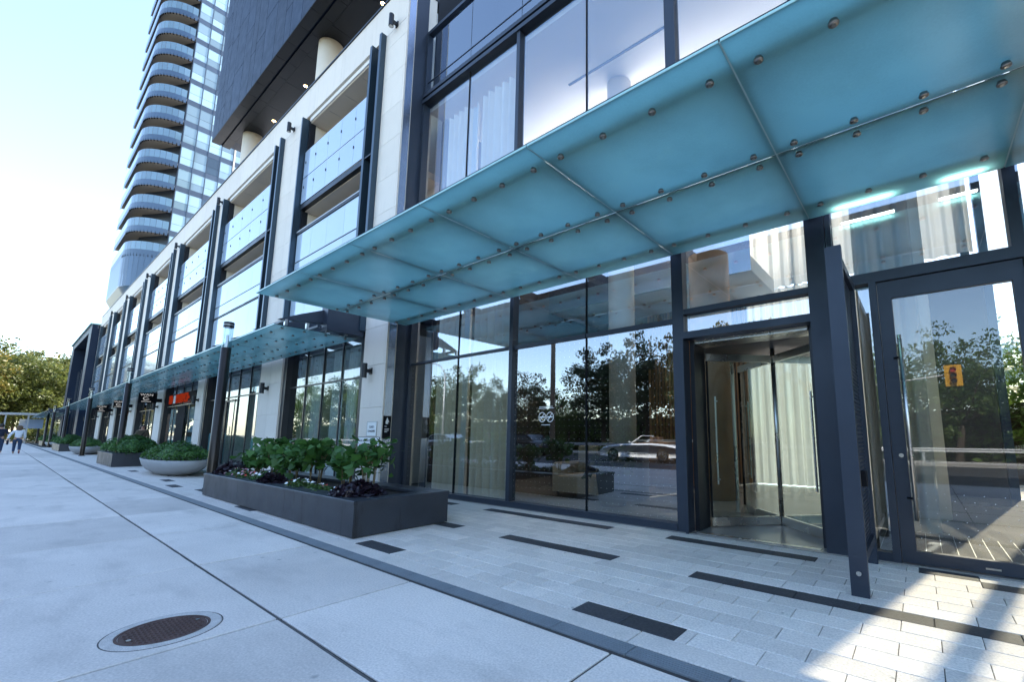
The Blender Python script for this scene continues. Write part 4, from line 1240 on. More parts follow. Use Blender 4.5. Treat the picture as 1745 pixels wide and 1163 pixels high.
# no-smoking marks on the glass
ns = thing('no_smoking_decal', 'pair of white no smoking circles printed on the lobby glass', 'decal', (-4.82, YG-.004, 1.5))
def ring(cx, cz):
    vs = []; fs = []
    for k in range(28):
        t = 2*math.pi*k/28
        for r in (.068, .078): vs.append((cx+r*math.cos(t), YG-.004, cz+r*math.sin(t)*1.05))
        fs.append((2*k, 2*k+1, (2*k+3) % 56, (2*k+2) % 56))
    MB().add(vs, fs).build('ring', 'text_white', ns)
    MB().prism([(cx-.045, cz-.05), (cx-.035, cz-.055), (cx+.04, cz+.05), (cx+.03, cz+.055)], 'y', YG-.005, YG-.003).build('slash', 'text_white', ns)
    box('cigarette', 'text_white', ns, cx-.055, cx+.055, YG-.0045, YG-.0035, cz-.010, cz+.010)
ring(-4.905, 1.5); ring(-4.735, 1.5)
for (a, b, z) in ((-4.98, -4.66, 1.64), (-4.97, -4.68, 1.665), (-4.92, -4.73, 1.37)): box('text_line', 'text_white', ns, a, b, YG-.0045, YG-.0035, z, z+.008)

# ------------------------------------------------------------------ lobby furniture
ac = thing('armchair', 'cream upholstered lounge chair seen through the lobby glass', 'chair', (-5.25, 7.1, .012))
def rbox(mb, x0, x1, y0, y1, z0, z1): return mb.cham(x0, x1, y0, y1, z0, z1, .04)
rbox(MB(), -5.7, -4.8, 6.8, 7.6, .12, .45).build('seat', 'fabric_cream', ac)
rbox(MB(), -5.7, -4.8, 7.45, 7.75, .452, 1.0).build('backrest', 'fabric_cream', ac)
for xx in (-5.85, -4.8): rbox(MB(), xx, xx+.15, 6.8, 7.7, .12, .68).build('arm', 'fabric_cream', ac)
for xx in (-5.75, -4.75):
    for yy in (6.85, 7.65): MB().cyl((xx, yy), .025, .012, .12, 8).build('leg', 'wood_dark', ac)
rbox(MB(), -5.45, -5.05, 7.36, 7.45, .5, .85).build('cushion', 'fabric_dark', ac)
dk = thing('reception_desk', 'long pale reception desk with wooden front inside the lobby', 'desk', (-5.4, 10.6, .012))
box('front', 'wood', dk, -6.8, -4.0, 10.3, 10.36, .012, 1.05); box('top', 'plaster', dk, -6.85, -3.95, 10.25, 10.95, 1.051, 1.11)
for xx in (-6.8, -4.08): box('side', 'wood', dk, xx, xx+.08, 10.361, 10.9, .012, 1.05)
pt = thing('lobby_planter', 'round dark pot with a bushy plant inside the lobby', 'potted plant', (-4.3, 6.6, .012))
MB().lathe([(.0001, .0), (.22, 0), (.30, .55), (.27, .55), (.26, .48), (.0001, .48)], (-4.3, 6.6, .012), 24).build('pot', 'fabric_dark', pt, True)
rs = np.random.RandomState(77); P = rs.normal(size=(260, 3))*np.array([.18, .18, .13])+np.array([0, 0, .72])
o = bpy.data.objects.new('foliage', fast_mesh('foliage', *leaves(P, .12, rs, 'lobed'), 'leaf_dark')); link(o, pt)

# ------------------------------------------------------------------ dark tower block above the podium
SZ = 15.7
dt = thing('dark_tower_block', 'dark blue grey metal clad tower block on columns above the podium', 'building', (-17, 4.9, 12))
DX0, DX1 = -26.85, -9.2
box('core', 'clad_metal', dt, DX0+.05, DX1-.05, 4.93, 19, SZ+.05, 62)
rl = random.Random(12)
x = DX0; ci = 0
while x < DX1-.1:
    w = (1.05, .62, 1.05, 1.3)[ci % 4]
    x1 = min(x+w, DX1)
    z = SZ; off = rl.uniform(1.2, 4.0); first = True
    while z < 40:
        h = off if first else rl.choice((2.6, 3.4, 4.2)); first = False
        MB().box(x+.012, x1-.012, 4.88, 4.929, z+.012, min(z+h, 40)-.012).build('cladding_panel', 'clad_metal', dt)
        z += h
    x = x1; ci += 1
# louvre strips
for (lx, lz) in ((-16.9, 19.0), (-14.8, 18.2), (-13.0, 17.5)):
    lv = MB()
    for k in range(20): lv.box(lx, lx+.28, 4.84, 4.879, lz+k*.14, lz+k*.14+.06)
    lv.build('louvre', 'dark_metal', dt)
# end face (left) panels
for i, (z0, z1) in enumerate(((SZ, 19.2), (19.2, 23.4), (23.4, 27.0), (27.0, 31.5), (31.5, 40))):
    box('cladding_panel', 'clad_metal', dt, DX0-.01, DX0+.045, 4.95, 5.6, z0+.01, z1-.01)
# soffit: outer strip, reveal groove, then panels
xx = DX0
while xx < DX1:
    box('soffit_panel', 'soffit_metal', dt, xx+.006, min(xx+1.05, DX1)-.006, 4.88, 5.23, SZ-.03, SZ+.0)
    box('soffit_panel', 'soffit_metal', dt, xx+.006, min(xx+1.05, DX1)-.006, 5.30, 5.62, SZ-.03, SZ+.0)
    xx += 1.05
xx = DX0+.95
while xx < DX1:
    for (y0, y1) in ((5.625, 7.2), (7.21, 9.2), (9.21, 12.2), (12.21, 16)):
        box('soffit_panel', 'soffit_metal', dt, xx+.006, min(xx+2.1, DX1)-.006, y0, y1, SZ-.03, SZ+.0)
    xx += 2.1
for cx in (-24.7, -16.35, -10.6):
    MB().cyl((cx, 6.02), .42, 11.9, SZ-.035, 28).build('column', 'cream_wall', dt, True)
for (lx, ly) in ((-22.63, 6.2), (-19.19, 6.22), (-13.2, 6.3), (-16.3, 8.0)):
    dl = MB().lathe([(.07, -.004), (.095, -.004), (.095, .0), (.07, .02)], (lx, ly, SZ-.034), 16).build('downlight', 'steel', dt)
    MB().lathe([(.0001, 0), (.068, 0)], (lx, ly, SZ-.036), 14).build('lamp', 'warm_lamp', dl)

# ------------------------------------------------------------------ far tower with curved balconies
tw = thing('balcony_tower', 'tall residential tower with stacked curved balconies and glass window bands', 'building', (-80, 14, 0))
TX, TY, CR = -71.3, 10.0, 3.2         # right face plane, arc end, corner radius
FLO = 3.0
def arc_pts(r_off, x_back):
    pts = [(TX+r_off, TY)]
    for k in range(0, 13):
        t = math.radians(0-90*k/12)
        pts.append((TX-CR+(CR+r_off)*math.cos(t), TY+(CR+r_off)*math.sin(t)))
    pts.append((x_back, TY-CR-r_off))
    return pts
XB = -84.0
out = arc_pts(0, XB)
# core behind the balconies
core = [(TX-.5, TY+.4), (TX-4.6, TY-1.9), (XB+.2, TY-1.9), (XB-3, 32), (TX-.5, 32)]
MB().prism(core, 'z', 13, 78).build('core', 'tower_clad', tw)
def ribbon(pts, z0, z1, t=.05):
    m = MB()
    n = len(pts); vs = []
    for (x, y) in pts: vs += [(x, y, z0), (x, y, z1)]
    return m.add(vs, [(2*i, 2*i+2, 2*i+3, 2*i+1) for i in range(n-1)])
slab_poly = [(x, y) for x, y in out]+[(XB, TY-1.8), (TX-4.6, TY-1.8), (TX-.3, TY+.35)]
slab_me = MB().prism(slab_poly, 'z', -.24, 0).mesh('balcony_slab', 'balcony_soffit', org=(-80, 14, 0))
edge_out = arc_pts(.03, XB)
edge_me = ribbon(edge_out, -.62, .12).mesh('slab_fascia', 'balcony_edge', org=(-80, 14, 0))
win_w = 1.32
dark_win = MB().box(TX-.06, TX-.02, -.5*win_w+.05, .5*win_w-.05, 0, 1).mesh
def tpane(name, mat, h):
    return MB().box(-.03, .0, -win_w/2+.045, win_w/2-.045, 0, h).mesh(name, mat)
pane_hi = [tpane('pane', m, 1.50) for m in ('tower_glass', 'tower_glass', 'tower_glass_dark')]
pane_lo = [tpane('pane', m, .92) for m in ('tower_glass', 'tower_glass', 'tower_glass_dark')]
rl = random.Random(5)
gp = arc_pts(.02, XB)
# guard split into panes along the arc
def along(pts, n):
    out_ = []
    L = [0]
    for i in range(1, len(pts)): L.append(L[-1]+math.dist(pts[i-1], pts[i]))
    for k in range(n+1):
        s = L[-1]*k/n
        for i in range(1, len(pts)):
            if s <= L[i]+1e-9 and L[i]-L[i-1] > 1e-7:
                f = (s-L[i-1])/(L[i]-L[i-1]); out_.append((pts[i-1][0]+(pts[i][0]-pts[i-1][0])*f, pts[i-1][1]+(pts[i][1]-pts[i-1][1])*f)); break
    return out_
arc_only = along(gp[:-1], 9)+[gp[-1]]
gpane_me = []
for i in range(9):
    (x0, y0), (x1, y1) = arc_only[i], arc_only[i+1]
    f = .02
    a = (x0+(x1-x0)*f, y0+(y1-y0)*f); b = (x1+(x0-x1)*f, y1+(y0-y1)*f)
    gpane_me.append(ribbon([a, b], .14, 1.15).mesh('guard_pane', 'guard_glass', org=(-80, 14, 0)))
glong_me = ribbon([arc_only[9], arc_only[10]], .14, 1.15).mesh('guard_pane', 'guard_glass', org=(-80, 14, 0))
bracket_mb = MB()
for (x, y) in along(gp[:-1], 14):
    bracket_mb.box(x-.10, x+.02, y-.02, y+.10, -.72, -.40)
bracket_me = bracket_mb.mesh('edge_bracket', 'sign_black', org=(-80, 14, 0))
wall_z0 = 22.7
band_me = MB().box(TX-.5, TX+.0, TY+.05, 31.9, -.55, .12).mesh('spandrel', 'tower_clad', org=(-80, 14, 0))
bandc_me = MB().box(TX-.5, TX+.02, TY+4.2, 31.9, -.55, .12).mesh('spandrel', 'tower_cream', org=(-80, 14, 0))
for k in range(18):
    z = 23.0+k*FLO
    def at(name, me):
        o = bpy.data.objects.new(name, me); link(o, tw); o.location = (0, 0, z); return o
    at('balcony_slab', slab_me); at('slab_fascia', edge_me); tag(at('edge_bracket', bracket_me), kind='stuff')
    for g in gpane_me: at('guard_pane', g)
    at('guard_pane', glong_me)
    at('spandrel', band_me)
    if k < 13:
        for c in range(9):
            yy = TY+.15+win_w*(c+.5)
            m = rl.choice((0, 0, 1, 1, 2)) if c > 1 else 0
            inst('pane', pane_lo[m], tw, (TX-.02, yy, z+.16)); inst('pane', pane_hi[m], tw, (TX-.02, yy, z+.16+.96))
box('window_frame', 'tower_clad', tw, TX-.5, TX-.055, TY+.1, 31.9, 13, 77)
for c in range(10):
    yy = TY+.15+win_w*c
    box('mullion', 'tower_clad', tw, TX-.05, TX+.035, yy-.03, yy+.03, 22, 77)
for c in range(4, 10):
    yy = TY+.15+win_w*c
    box('pier', 'tower_cream', tw, TX-.04, TX+.06, yy+.031, yy+.20, 14, 77)
# smooth drum under the lowest balcony
for i in range(9):
    (x0, y0), (x1, y1) = arc_only[i], arc_only[i+1]
    ribbon([(x0+(x1-x0)*.015, y0+(y1-y0)*.015), (x1-(x1-x0)*.015, y1-(y1-y0)*.015)], 18.6, 22.4).build('drum_panel', 'balcony_edge', tw)
ribbon([arc_only[9], arc_only[10]], 18.6, 22.4).build('drum_panel', 'balcony_edge', tw)
vs = []; op = arc_pts(.02, XB); ip = arc_pts(-2.5, XB)
for (x, y) in op: vs.append((x, y, 18.58))
for (x, y) in ip: vs.append((x, y, 14.0))
n = len(op)
MB().add(vs, [(i, i+1, n+i+1, n+i) for i in range(n-1)]).build('drum_soffit', 'balcony_edge', tw, True)
for k in range(18):
    box('window_band', 'tower_glass_dark', tw, XB+.3, TX-4.8, TY-1.96, TY-1.91, 23.2+k*FLO, 25.2+k*FLO)

# ------------------------------------------------------------------ trees
def tree_meshes(h, rad, n_clump, per, size, mat, seed, trunk_h=.28, squash=1.0, tr=.2):
    rs = np.random.RandomState(seed)
    t = MB()
    top = Vector((rs.normal()*.3, rs.normal()*.3, h*.72))
    mid = Vector((rs.normal()*.15, rs.normal()*.15, h*trunk_h))
    t.tube([(0, 0, -.25), (0, 0, .3), mid, mid.lerp(top, .5), top], [tr*1.5, tr*1.1, tr*.85, tr*.5, tr*.12], 9)
    C = []
    cz = h*(trunk_h+(1-trunk_h)*.52); rz = h*(1-trunk_h)*.52
    while len(C) < n_clump:
        p = rs.normal(size=3); p /= np.linalg.norm(p); r = rs.rand()**.38
        q = p*r*np.array([rad, rad*squash, rz])
        q *= 1+.22*math.sin(3*math.atan2(p[1], p[0])+seed)+.15*rs.normal()
        C.append(q+np.array([0, 0, cz]))
    C = np.array(C)
    for k in range(min(11, n_clump)):
        c = Vector(C[k]); s = mid.lerp(top, rs.rand()*.7)
        m2 = s.lerp(c, .55)+Vector((0, 0, -.05*h*rs.rand()))
        t.tube([s, m2, c], [tr*.36, tr*.22, tr*.06], 6)
    cr = rad*.26
    off = rs.normal(size=(n_clump*per, 3)); off /= np.linalg.norm(off, axis=1)[:, None]
    off *= (rs.rand(n_clump*per)**.5)[:, None]*cr*(.6+.8*np.repeat(rs.rand(n_clump), per))[:, None]*np.array([1, 1, .7])
    P = np.repeat(C, per, 0)+off
    V, F = leaves(P, size, rs, 'plain', .2, .45)
    return t.mesh('trunk', 'bark', True), fast_mesh('crown', V, F, mat)
def place_tree(name, label, meshes, x, y, s, rz, group):
    t = thing(name, label, 'tree', (x, y, -.15), rz, group)
    t.scale = (s, s, s)
    for nm, me in zip(('trunk', 'crown'), meshes):
        o = bpy.data.objects.new(nm, me); link(o, t)
    return t
TM = {
    'gold': tree_meshes(15, 6.0, 230, 95, .46, 'leaf_gold', 1, .2),
    'olive': tree_meshes(15, 6.2, 230, 95, .46, 'leaf_olive', 2, .2),
    'green': tree_meshes(14, 5.2, 200, 95, .44, 'leaf_green', 3, .2),
    'street': tree_meshes(8.2, 3.3, 120, 90, .22, 'leaf_dark', 4, .25),
    'street2': tree_meshes(7.6, 3.0, 120, 90, .20, 'leaf_green', 5, .25),
}
far = [(-104, -4.5, .82, 'gold', 'golden leaved tree at the left end of the far wood'), (-107, 1.5, .80, 'olive', 'olive yellow tree behind the bus shelter'),
       (-112, 6.5, .86, 'olive', 'olive yellow tree rising between shelter and pavilion'), (-116, -10, .95, 'gold', 'tall golden tree at the left edge of the street end'),
       (-120, -2.0, 1.02, 'olive', 'tall olive tree in the second row behind the shelter'), (-124, 4.5, .98, 'gold', 'tall golden tree in the second row of the far wood'),
       (-126, 10.5, 1.0, 'green', 'tall green tree directly beside the dark pavilion'), (-110, 10.5, .72, 'green', 'green tree tucked against the dark pavilion'),
       (-135, 1.0, 1.1, 'green', 'green tree showing through the back of the far wood'), (-118, 16.0, 1.0, 'green', 'green tree behind the far shop block')]
for i, (x, y, s, m, lb) in enumerate(far):
    place_tree('far_tree', lb, TM[m], x, y, s, i*1.3, 'trees at the end of the street')
fu = thing('far_bush', 'low yellow green bush under the far trees beside the shelter', 'bush', (-100, 3.8, -.1))
inst('foliage', hedge_mesh('foliage', 3.0, 2.6, 2.4, 5000, .26, 'leaf_olive', 31), fu, (-100, 3.8, -.1))
MB().tube([(-100, 3.8, -.1), (-100, 3.8, 1.2)], .05, 6).build('stem', 'bark', fu)
opp = [(-52, -21, 1.05, 'street'), (-46, -20, .95, 'street2'), (-41.5, -21, 1.05, 'street'), (-35, -20, .80, 'street'), (-31.5, -22, .86, 'street'),
       (-25.5, -21, .62, 'street2'), (-21.0, -20, 1.0, 'street'), (-17.5, -21, 1.08, 'street'), (-13.5, -20, 1.0, 'street'), (-10.2, -21.5, 1.1, 'street'),
       (-6.5, -22, 1.0, 'street'), (-2.5, -22, .92, 'street2'), (1.6, -21, .88, 'street2'), (5.2, -22, .80, 'street2'), (9.0, -21, 1.05, 'street2'), (13.5, -22, 1.0, 'street2'),
       (-58, -20, 1.1, 'street2'), (-66, -21, 1.1, 'street'), (-75, -20, 1.2, 'street2')]
ordn = ('first', 'second', 'third', 'fourth', 'fifth', 'sixth', 'seventh', 'eighth', 'ninth', 'tenth', 'eleventh', 'twelfth', 'thirteenth', 'fourteenth', 'fifteenth', 'sixteenth', 'seventeenth', 'eighteenth', 'nineteenth')
for i, (x, y, s, m) in enumerate(sorted(opp)):
    place_tree('roadside_tree', 'roadside tree across the street, %s along from the far end of the row' % ordn[i], TM[m], x, y, s, i*.9, 'trees across the street, seen as reflections')
bk = thing('road_bank', 'dark green bank of undergrowth behind the guardrail across the street', 'hedge', (-25, -24.5, -.2))
V = []; rsb = np.random.RandomState(8)
P = np.stack([rsb.uniform(-95, 22, 34000), rsb.normal(0, 1.0, 34000), np.abs(rsb.normal(0, 2.1, 34000))], 1)
o = bpy.data.objects.new('foliage', fast_mesh('foliage', *leaves(P+np.array([25, 0, 0]), .38, rsb, 'plain'), 'leaf_green')); link(o, bk)
MB().box(-95, 22, -26.5, -24.9, -.2, 2.8).build('earth_core', 'soil', bk)

# ------------------------------------------------------------------ across the street: guardrail, poles, signal
gr = thing('guardrail', 'galvanised steel guardrail along the far side of the road', 'guardrail', (-20, -18.6, 0))
MB().prism([(-18.60, .42), (-18.56, .46), (-18.60, .52), (-18.56, .58), (-18.60, .64), (-18.62, .64), (-18.62, .42)], 'x', -80, 25).build('rail', 'galv', gr)
for i in range(27): box('post', 'galv', gr, -78+i*3.9, -77.88+i*3.9, -18.75, -18.63, -.1, .66)
up = thing('utility_pole', 'tall wooden utility pole across the street', 'pole', (-24.2, -17.2, 0))
MB().tube([(-24.2, -17.2, -.1), (-24.2, -17.2, 12)], [.24, .17], 12).build('pole', 'wood_pole', up, True)
box('crossarm', 'wood_pole', up, -25.2, -23.2, -17.03, -16.9, 10.6, 10.75)
def street_light(label, x, y, d):
    t = thing('street_light', label, 'street light', (x, y, 0), group='cobra head street lights')
    MB().tube([(x, y, -.1), (x, y, 7.4)], [.11, .07], 10).build('pole', 'galv', t, True)
    MB().tube([(x, y, 7.3), (x+d*.8, y, 8.2), (x+d*1.9, y, 8.6), (x+d*2.8, y, 8.5)], [.05, .05, .045, .04], 8).build('arm', 'galv', t, True)
    MB().lathe([(.0001, -.07), (.1, -.06), (.16, .0), (.1, .07), (.0001, .09)], (x+d*3.05, y, 8.48), 14, 2.0, .9).build('head', 'galv', t, True)
street_light('grey cobra head street light across the street beyond the utility pole', -37.5, -14.8-1.2, -1)
street_light('grey cobra head street light standing among the far trees', -99, 7.4, -1)
ts = thing('traffic_signal', 'yellow traffic signal on a mast arm over the road', 'traffic signal', (-5.2, -16.3, 0))
MB().tube([(-5.2, -16.3, -.1), (-5.2, -16.3, 6.0)], [.13, .1], 12).build('pole', 'galv', ts, True)
MB().tube([(-5.2, -16.3, 3.1), (-2, -14.6, 3.6), (1.2, -13.12, 3.78)], [.06, .05, .04], 8).build('mast_arm', 'galv', ts, True)
hd = MB().box(1.02, 1.58, -13.05, -12.98, 3.28, 4.16).build('backplate', 'signal_yellow', ts)
box('housing', 'signal_yellow', hd, 1.15, 1.45, -13.30, -13.051, 3.33, 4.11)
for z, m in ((3.95, 'lens_red'), (3.72, 'lens_dark'), (3.49, 'lens_dark')):
    MB().tube([(1.30, -12.979, z), (1.30, -12.95, z)], .10, 16).build('lens', m, hd)
    vv = MB(); vv.tube([(1.30, -12.979, z+.015), (1.30, -12.82, z+.015)], .112, 14, cap=False)
    vv.build('visor', 'signal_yellow', hd)

# ------------------------------------------------------------------ cars on the road
def car(label, x, y, flip, body, open_top):
    t = thing('car', label, 'car', (x, y, -.13), math.pi if flip else 0.0)
    ORG[t.name] = Vector((0, 0, 0))
    L = 2.35
    low_ = [(-L, .30), (-L-.03, .55), (-L+.12, .80), (-1.55, .92), (-.75, .97), (.15, .95), (.75, .94), (1.6, .86), (2.15, .74), (L+.03, .58), (L, .30), (1.85, .24), (-1.85, .24)]
    if not open_top:
        low_ = [(-L, .30), (-L-.03, .60), (-L+.1, .92), (-1.75, 1.0), (-.7, .98), (.9, .96), (1.7, .88), (2.2, .76), (L+.03, .58), (L, .30), (1.85, .24), (-1.85, .24)]
    # body lofted over its width so the flanks round over
    sect = [(-.91, .86), (-.86, .97), (-.60, 1.0), (.60, 1.0), (.86, .97), (.91, .86)]
    mb = MB(); n = len(low_); vs = []
    for (yy, k) in sect:
        for (xx, zz) in low_: vs.append((xx*(.985 if abs(yy) > .9 else 1), yy, .24+(zz-.24)*k))
    fs = []
    for i in range(len(sect)-1):
        for j in range(n):
            a = i*n+j; b = i*n+(j+1) % n
            fs.append((a, b, b+n, a+n))
    fs.append(tuple(range(n))); fs.append(tuple(range((len(sect)-1)*n, len(sect)*n))[::-1])
    mb.add(vs, fs).build('body', body, t, True)
    for xx in (-1.42, 1.48):
        for yy in (-.93, .93):
            s = 1 if yy > 0 else -1
            wv = MB().tube([(xx, yy-s*.20, .34), (xx, yy, .34)], .335, 24).build('wheel', 'tyre', t)
            MB().tube([(xx, yy-s*.02, .34), (xx, yy+s*.012, .34)], .235, 20).build('rim', 'steel', wv)
            for q in range(5):
                a = q*2*math.pi/5
                MB().tube([(xx, yy+s*.016, .34), (xx+.21*math.cos(a), yy+s*.016, .34+.21*math.sin(a))], .022, 5).build('spoke', 'lens_dark', wv)
    if open_top:
        MB().prism([(-1.05, .955), (.25, .955), (.25, .985), (-1.05, .985)], 'y', -.68, .68).build('cockpit', 'leather', t)
        for yy in (-.36, .36):
            MB().cham(-.75, -.55, yy-.24, yy+.24, .98, 1.28, .05).build('seat', 'leather', t)
        MB().add([(.45, -.74, .95), (.45, .74, .95), (-.12, .66, 1.32), (-.12, -.66, 1.32)], [(0, 1, 2, 3)]).build('windscreen', 'shelter_glass', t)
        MB().tube([(.45, -.75, .95), (-.12, -.67, 1.33), (-.12, .67, 1.33), (.45, .75, .95)], .025, 6).build('windscreen_frame', body, t)
        MB().cham(-1.6, -1.05, -.66, .66, .93, 1.05, .04).build('folded_roof', 'leather', t)
    else:
        cab = [(-1.85, .98), (-1.25, 1.40), (-.2, 1.46), (.45, 1.38), (1.15, .96)]
        MB().prism(cab, 'y', -.70, .70).build('cabin', body, t)
        for yy in (-.706, .706):
            MB().prism([(-1.55, 1.02), (-1.15, 1.34), (-.25, 1.39), (-.25, 1.02)], 'y', yy, yy+.004).build('side_window', 'tower_glass_dark', t)
            MB().prism([(-.18, 1.02), (-.18, 1.39), (.38, 1.32), (.95, 1.0)], 'y', yy, yy+.004).build('side_window', 'tower_glass_dark', t)
    for yy in (-.62, .62):
        MB().tube([(2.18, yy, .66), (2.30, yy, .64)], .09, 12).build('headlight', 'steel', t)
        MB().box(-2.395, -2.34, yy-.14, yy+.14, .62, .72).build('tail_light', 'lens_red', t)
    for yy in (-.915, .905):
        MB().box(-.45, .62, yy, yy+.01, .40, .43).build('sill_trim', 'steel', t)
    MB().tube([(.42, -.93, 1.0), (.42, -1.03, 1.02)], .05, 8).build('mirror', body, t)
    MB().tube([(.42, .93, 1.0), (.42, 1.03, 1.02)], .05, 8).build('mirror', body, t)
    return t
car('white open top convertible driving along the road', -11.6, -10.2, True, 'car_white', True)
car('dark saloon car passing on the road further down', -21.5, -10.8, True, 'car_dark', False)
car('silver white saloon car on the road beyond the dark car', -28.5, -9.6, True, 'car_white', False)

# ------------------------------------------------------------------ bus shelter at the far end
bs = thing('bus_shelter', 'small glass bus shelter with pale flat roof at the street end', 'bus shelter', (-90, 1.6, 0))
box('roof', 'galv', bs, -92, -89.6, -1.6, 4.1, 3.6, 3.85)
for yy in (-1.4, .4, 2.2, 3.8):
    box('post', 'galv', bs, -89.9, -89.75, yy, yy+.12, 0, 3.6); box('post', 'galv', bs, -91.9, -91.75, yy, yy+.12, 0, 3.6)
for (y0, y1) in ((-1.28, .4), (.52, 2.2), (2.32, 3.8)):
    pane(bs, -91.85, -91.8, (y0+y1)/2, .3, 3.4, 'shelter_glass')
box('ad_panel', 'white_panel', bs, -91.72, -91.6, 1.6, 3.6, 1.9, 3.1)
box('bench', 'galv', bs, -91.5, -91.1, -1.0, 1.2, .42, .48)
box('bench_leg', 'galv', bs, -91.4, -91.2, -.9, -.8, 0, .42); box('bench_leg', 'galv', bs, -91.4, -91.2, 1.0, 1.1, 0, .42)

# ------------------------------------------------------------------ people
def skin_mesh(name, joints, edges, mat, sub=2):
    me = bpy.data.meshes.new(name)
    me.from_pydata([j[0] for j in joints], edges, [])
    o = bpy.data.objects.new(name, me); COL.objects.link(o)
    o.modifiers.new('skin', 'SKIN'); 
    sv = me.skin_vertices[0].data if me.skin_vertices else None
    if sv is None:
        bm = bmesh.new(); bm.from_mesh(me); bm.verts.layers.skin.verify(); bm.to_mesh(me); bm.free(); sv = me.skin_vertices[0].data
    for i, j in enumerate(joints):
        r = j[1]; sv[i].radius = r if hasattr(r, '__len__') else (r, r)
    sv[0].use_root = True
    s = o.modifiers.new('sub', 'SUBSURF'); s.levels = sub; s.render_levels = sub
    dg = bpy.context.evaluated_depsgraph_get(); dg.update()
    m = bpy.data.meshes.new_from_object(o.evaluated_get(dg))
    bpy.data.objects.remove(o)
    m.materials.clear(); m.materials.append(MATS[mat])
    m.polygons.foreach_set('use_smooth', [True]*len(m.polygons))
    return m
def person(label, x, y, rz, H, arms, legs, top, pants, hair, long_hair=False, shoes=('shoe_white', 'shoe_white'), sleeve=.6, coat=False):
    """faces local +Y; arms/legs: per side lists of joint points in metres for a 1.7 m figure"""
    k = H/1.7
    t = thing('person', label, 'person', (x, y, 0), rz)
    S = lambda p: (p[0]*k, p[1]*k, p[2]*k)
    J = [(S((0, 0, .92)), (.125*k, .10*k)), (S((0, .0, 1.10)), (.12*k, .09*k)), (S((0, 0, 1.30)), (.15*k, .095*k)), (S((0, 0, 1.42)), (.10*k, .08*k)), (S((0, .01, 1.48)), .052*k), (S((0, .02, 1.56)), .075*k), (S((0, .03, 1.63)), (.08*k, .095*k))]
    E_ = [(i, i+1) for i in range(6)]
    for pts in arms:
        rr = (.055, .046, .036, .028, .03, .022); b = 3
        for i, p in enumerate(pts):
            J.append((S(p), rr[i]*k)); E_.append((b, len(J)-1)); b = len(J)-1
        # five short finger chains
        d = Vector(pts[-1])-Vector(pts[-2])
        for q in range(4):
            J.append((S(Vector(pts[-1])+d*.55+Vector((.012*(q-1.5), .010*(q-1.5), -.02-.006*q))), .009*k)); E_.append((b, len(J)-1))
        J.append((S(Vector(pts[-2])+Vector((0, .035, -.03))), .010*k)); E_.append((b-1, len(J)-1))
    for pts in legs:
        rr = (.095, .085, .062, .055, .042, .038, .025); b = 0
        for i, p in enumerate(pts):
            J.append((S(p), rr[i]*k)); E_.append((b, len(J)-1)); b = len(J)-1
    o = bpy.data.objects.new('body', skin_mesh('body', J, E_, 'skin')); link(o, t)
    # garments follow the same joints, a little larger
    g = 1.16
    Jt = [(S((0, 0, .88 if not coat else .74)), (.15*k*g, .12*k*g)), (S((0, 0, 1.10)), (.128*k*g, .10*k*g)), (S((0, 0, 1.30)), (.155*k*g, .10*k*g)), (S((0, 0, 1.415)), (.10*k*g, .08*k*g))]
    Et = [(0, 1), (1, 2), (2, 3)]
    for pts in arms:
        b = 2; m = 4 if sleeve > .8 else 2
        for i, p in enumerate(pts[:m]):
            Jt.append((S(p), (.064, .058, .050, .042)[i]*k*g)); Et.append((b, len(Jt)-1)); b = len(Jt)-1
    o = bpy.data.objects.new('top', skin_mesh('top', Jt, Et, top)); link(o, t)
    Jp = [(S((0, 0, .93)), (.135*k*g, .105*k*g)), (S((0, 0, .99)), (.125*k*g, .10*k*g))]; Ep = [(0, 1)]
    for pts in legs:
        b = 0
        for i, p in enumerate(pts[:5]):
            Jp.append((S(p), (.10, .09, .068, .062, .052)[i]*k*1.08)); Ep.append((b, len(Jp)-1)); b = len(Jp)-1
    o = bpy.data.objects.new('trousers', skin_mesh('trousers', Jp, Ep, pants)); link(o, t)
    for pts, sm in zip(legs, shoes):
        a, b2 = Vector(pts[5]), Vector(pts[6])
        Js = [(S(a), .048*k), (S(b2), .042*k), (S(b2+(b2-a)*.35), .028*k)]
        o = bpy.data.objects.new('shoe', skin_mesh('shoe', Js, [(0, 1), (1, 2)], sm, 1)); link(o, t)
    hz = MB().lathe([(.0001, .135), (.06, .12), (.095, .06), (.105, -.01), (.10, -.05), (.09, -.09)], (0, -.01*k, 1.625*k), 20).build('hair', hair)
    if long_hair:
        bpy.data.objects.remove(hz)
        hz = bpy.data.objects.new('hair', skin_mesh('hair', [(S((0, .0, 1.68)), (.10*k, .11*k)), (S((0, -.03, 1.60)), (.135*k, .11*k)), (S((0, -.05, 1.48)), (.15*k, .10*k)), (S((0, -.07, 1.36)), (.11*k, .06*k))], [(0, 1), (1, 2), (2, 3)], hair)); link(hz, t)
    else:
        hz.parent = t
        for v in hz.data.vertices: v.co *= 1.0
    nose = MB().tube([(0, .105*k, 1.625*k), (0, .145*k, 1.585*k)], [.010*k, .016*k], 6).build('nose', 'skin'); nose.parent = t
    for s in (-1, 1):
        e = MB().tube([(s*.032*k, .108*k, 1.635*k), (s*.032*k, .119*k, 1.635*k)], .011*k, 8).build('eye', 'hair_black'); e.parent = t
        e = MB().tube([(s*.085*k, .03*k, 1.64*k), (s*.092*k, .02*k, 1.585*k)], .016*k, 6).build('ear', 'skin'); e.parent = t
    mo = MB().tube([(-.024*k, .112*k, 1.555*k), (.024*k, .112*k, 1.555*k)], .007*k, 6).build('mouth', 'text_red'); mo.parent = t
    return t
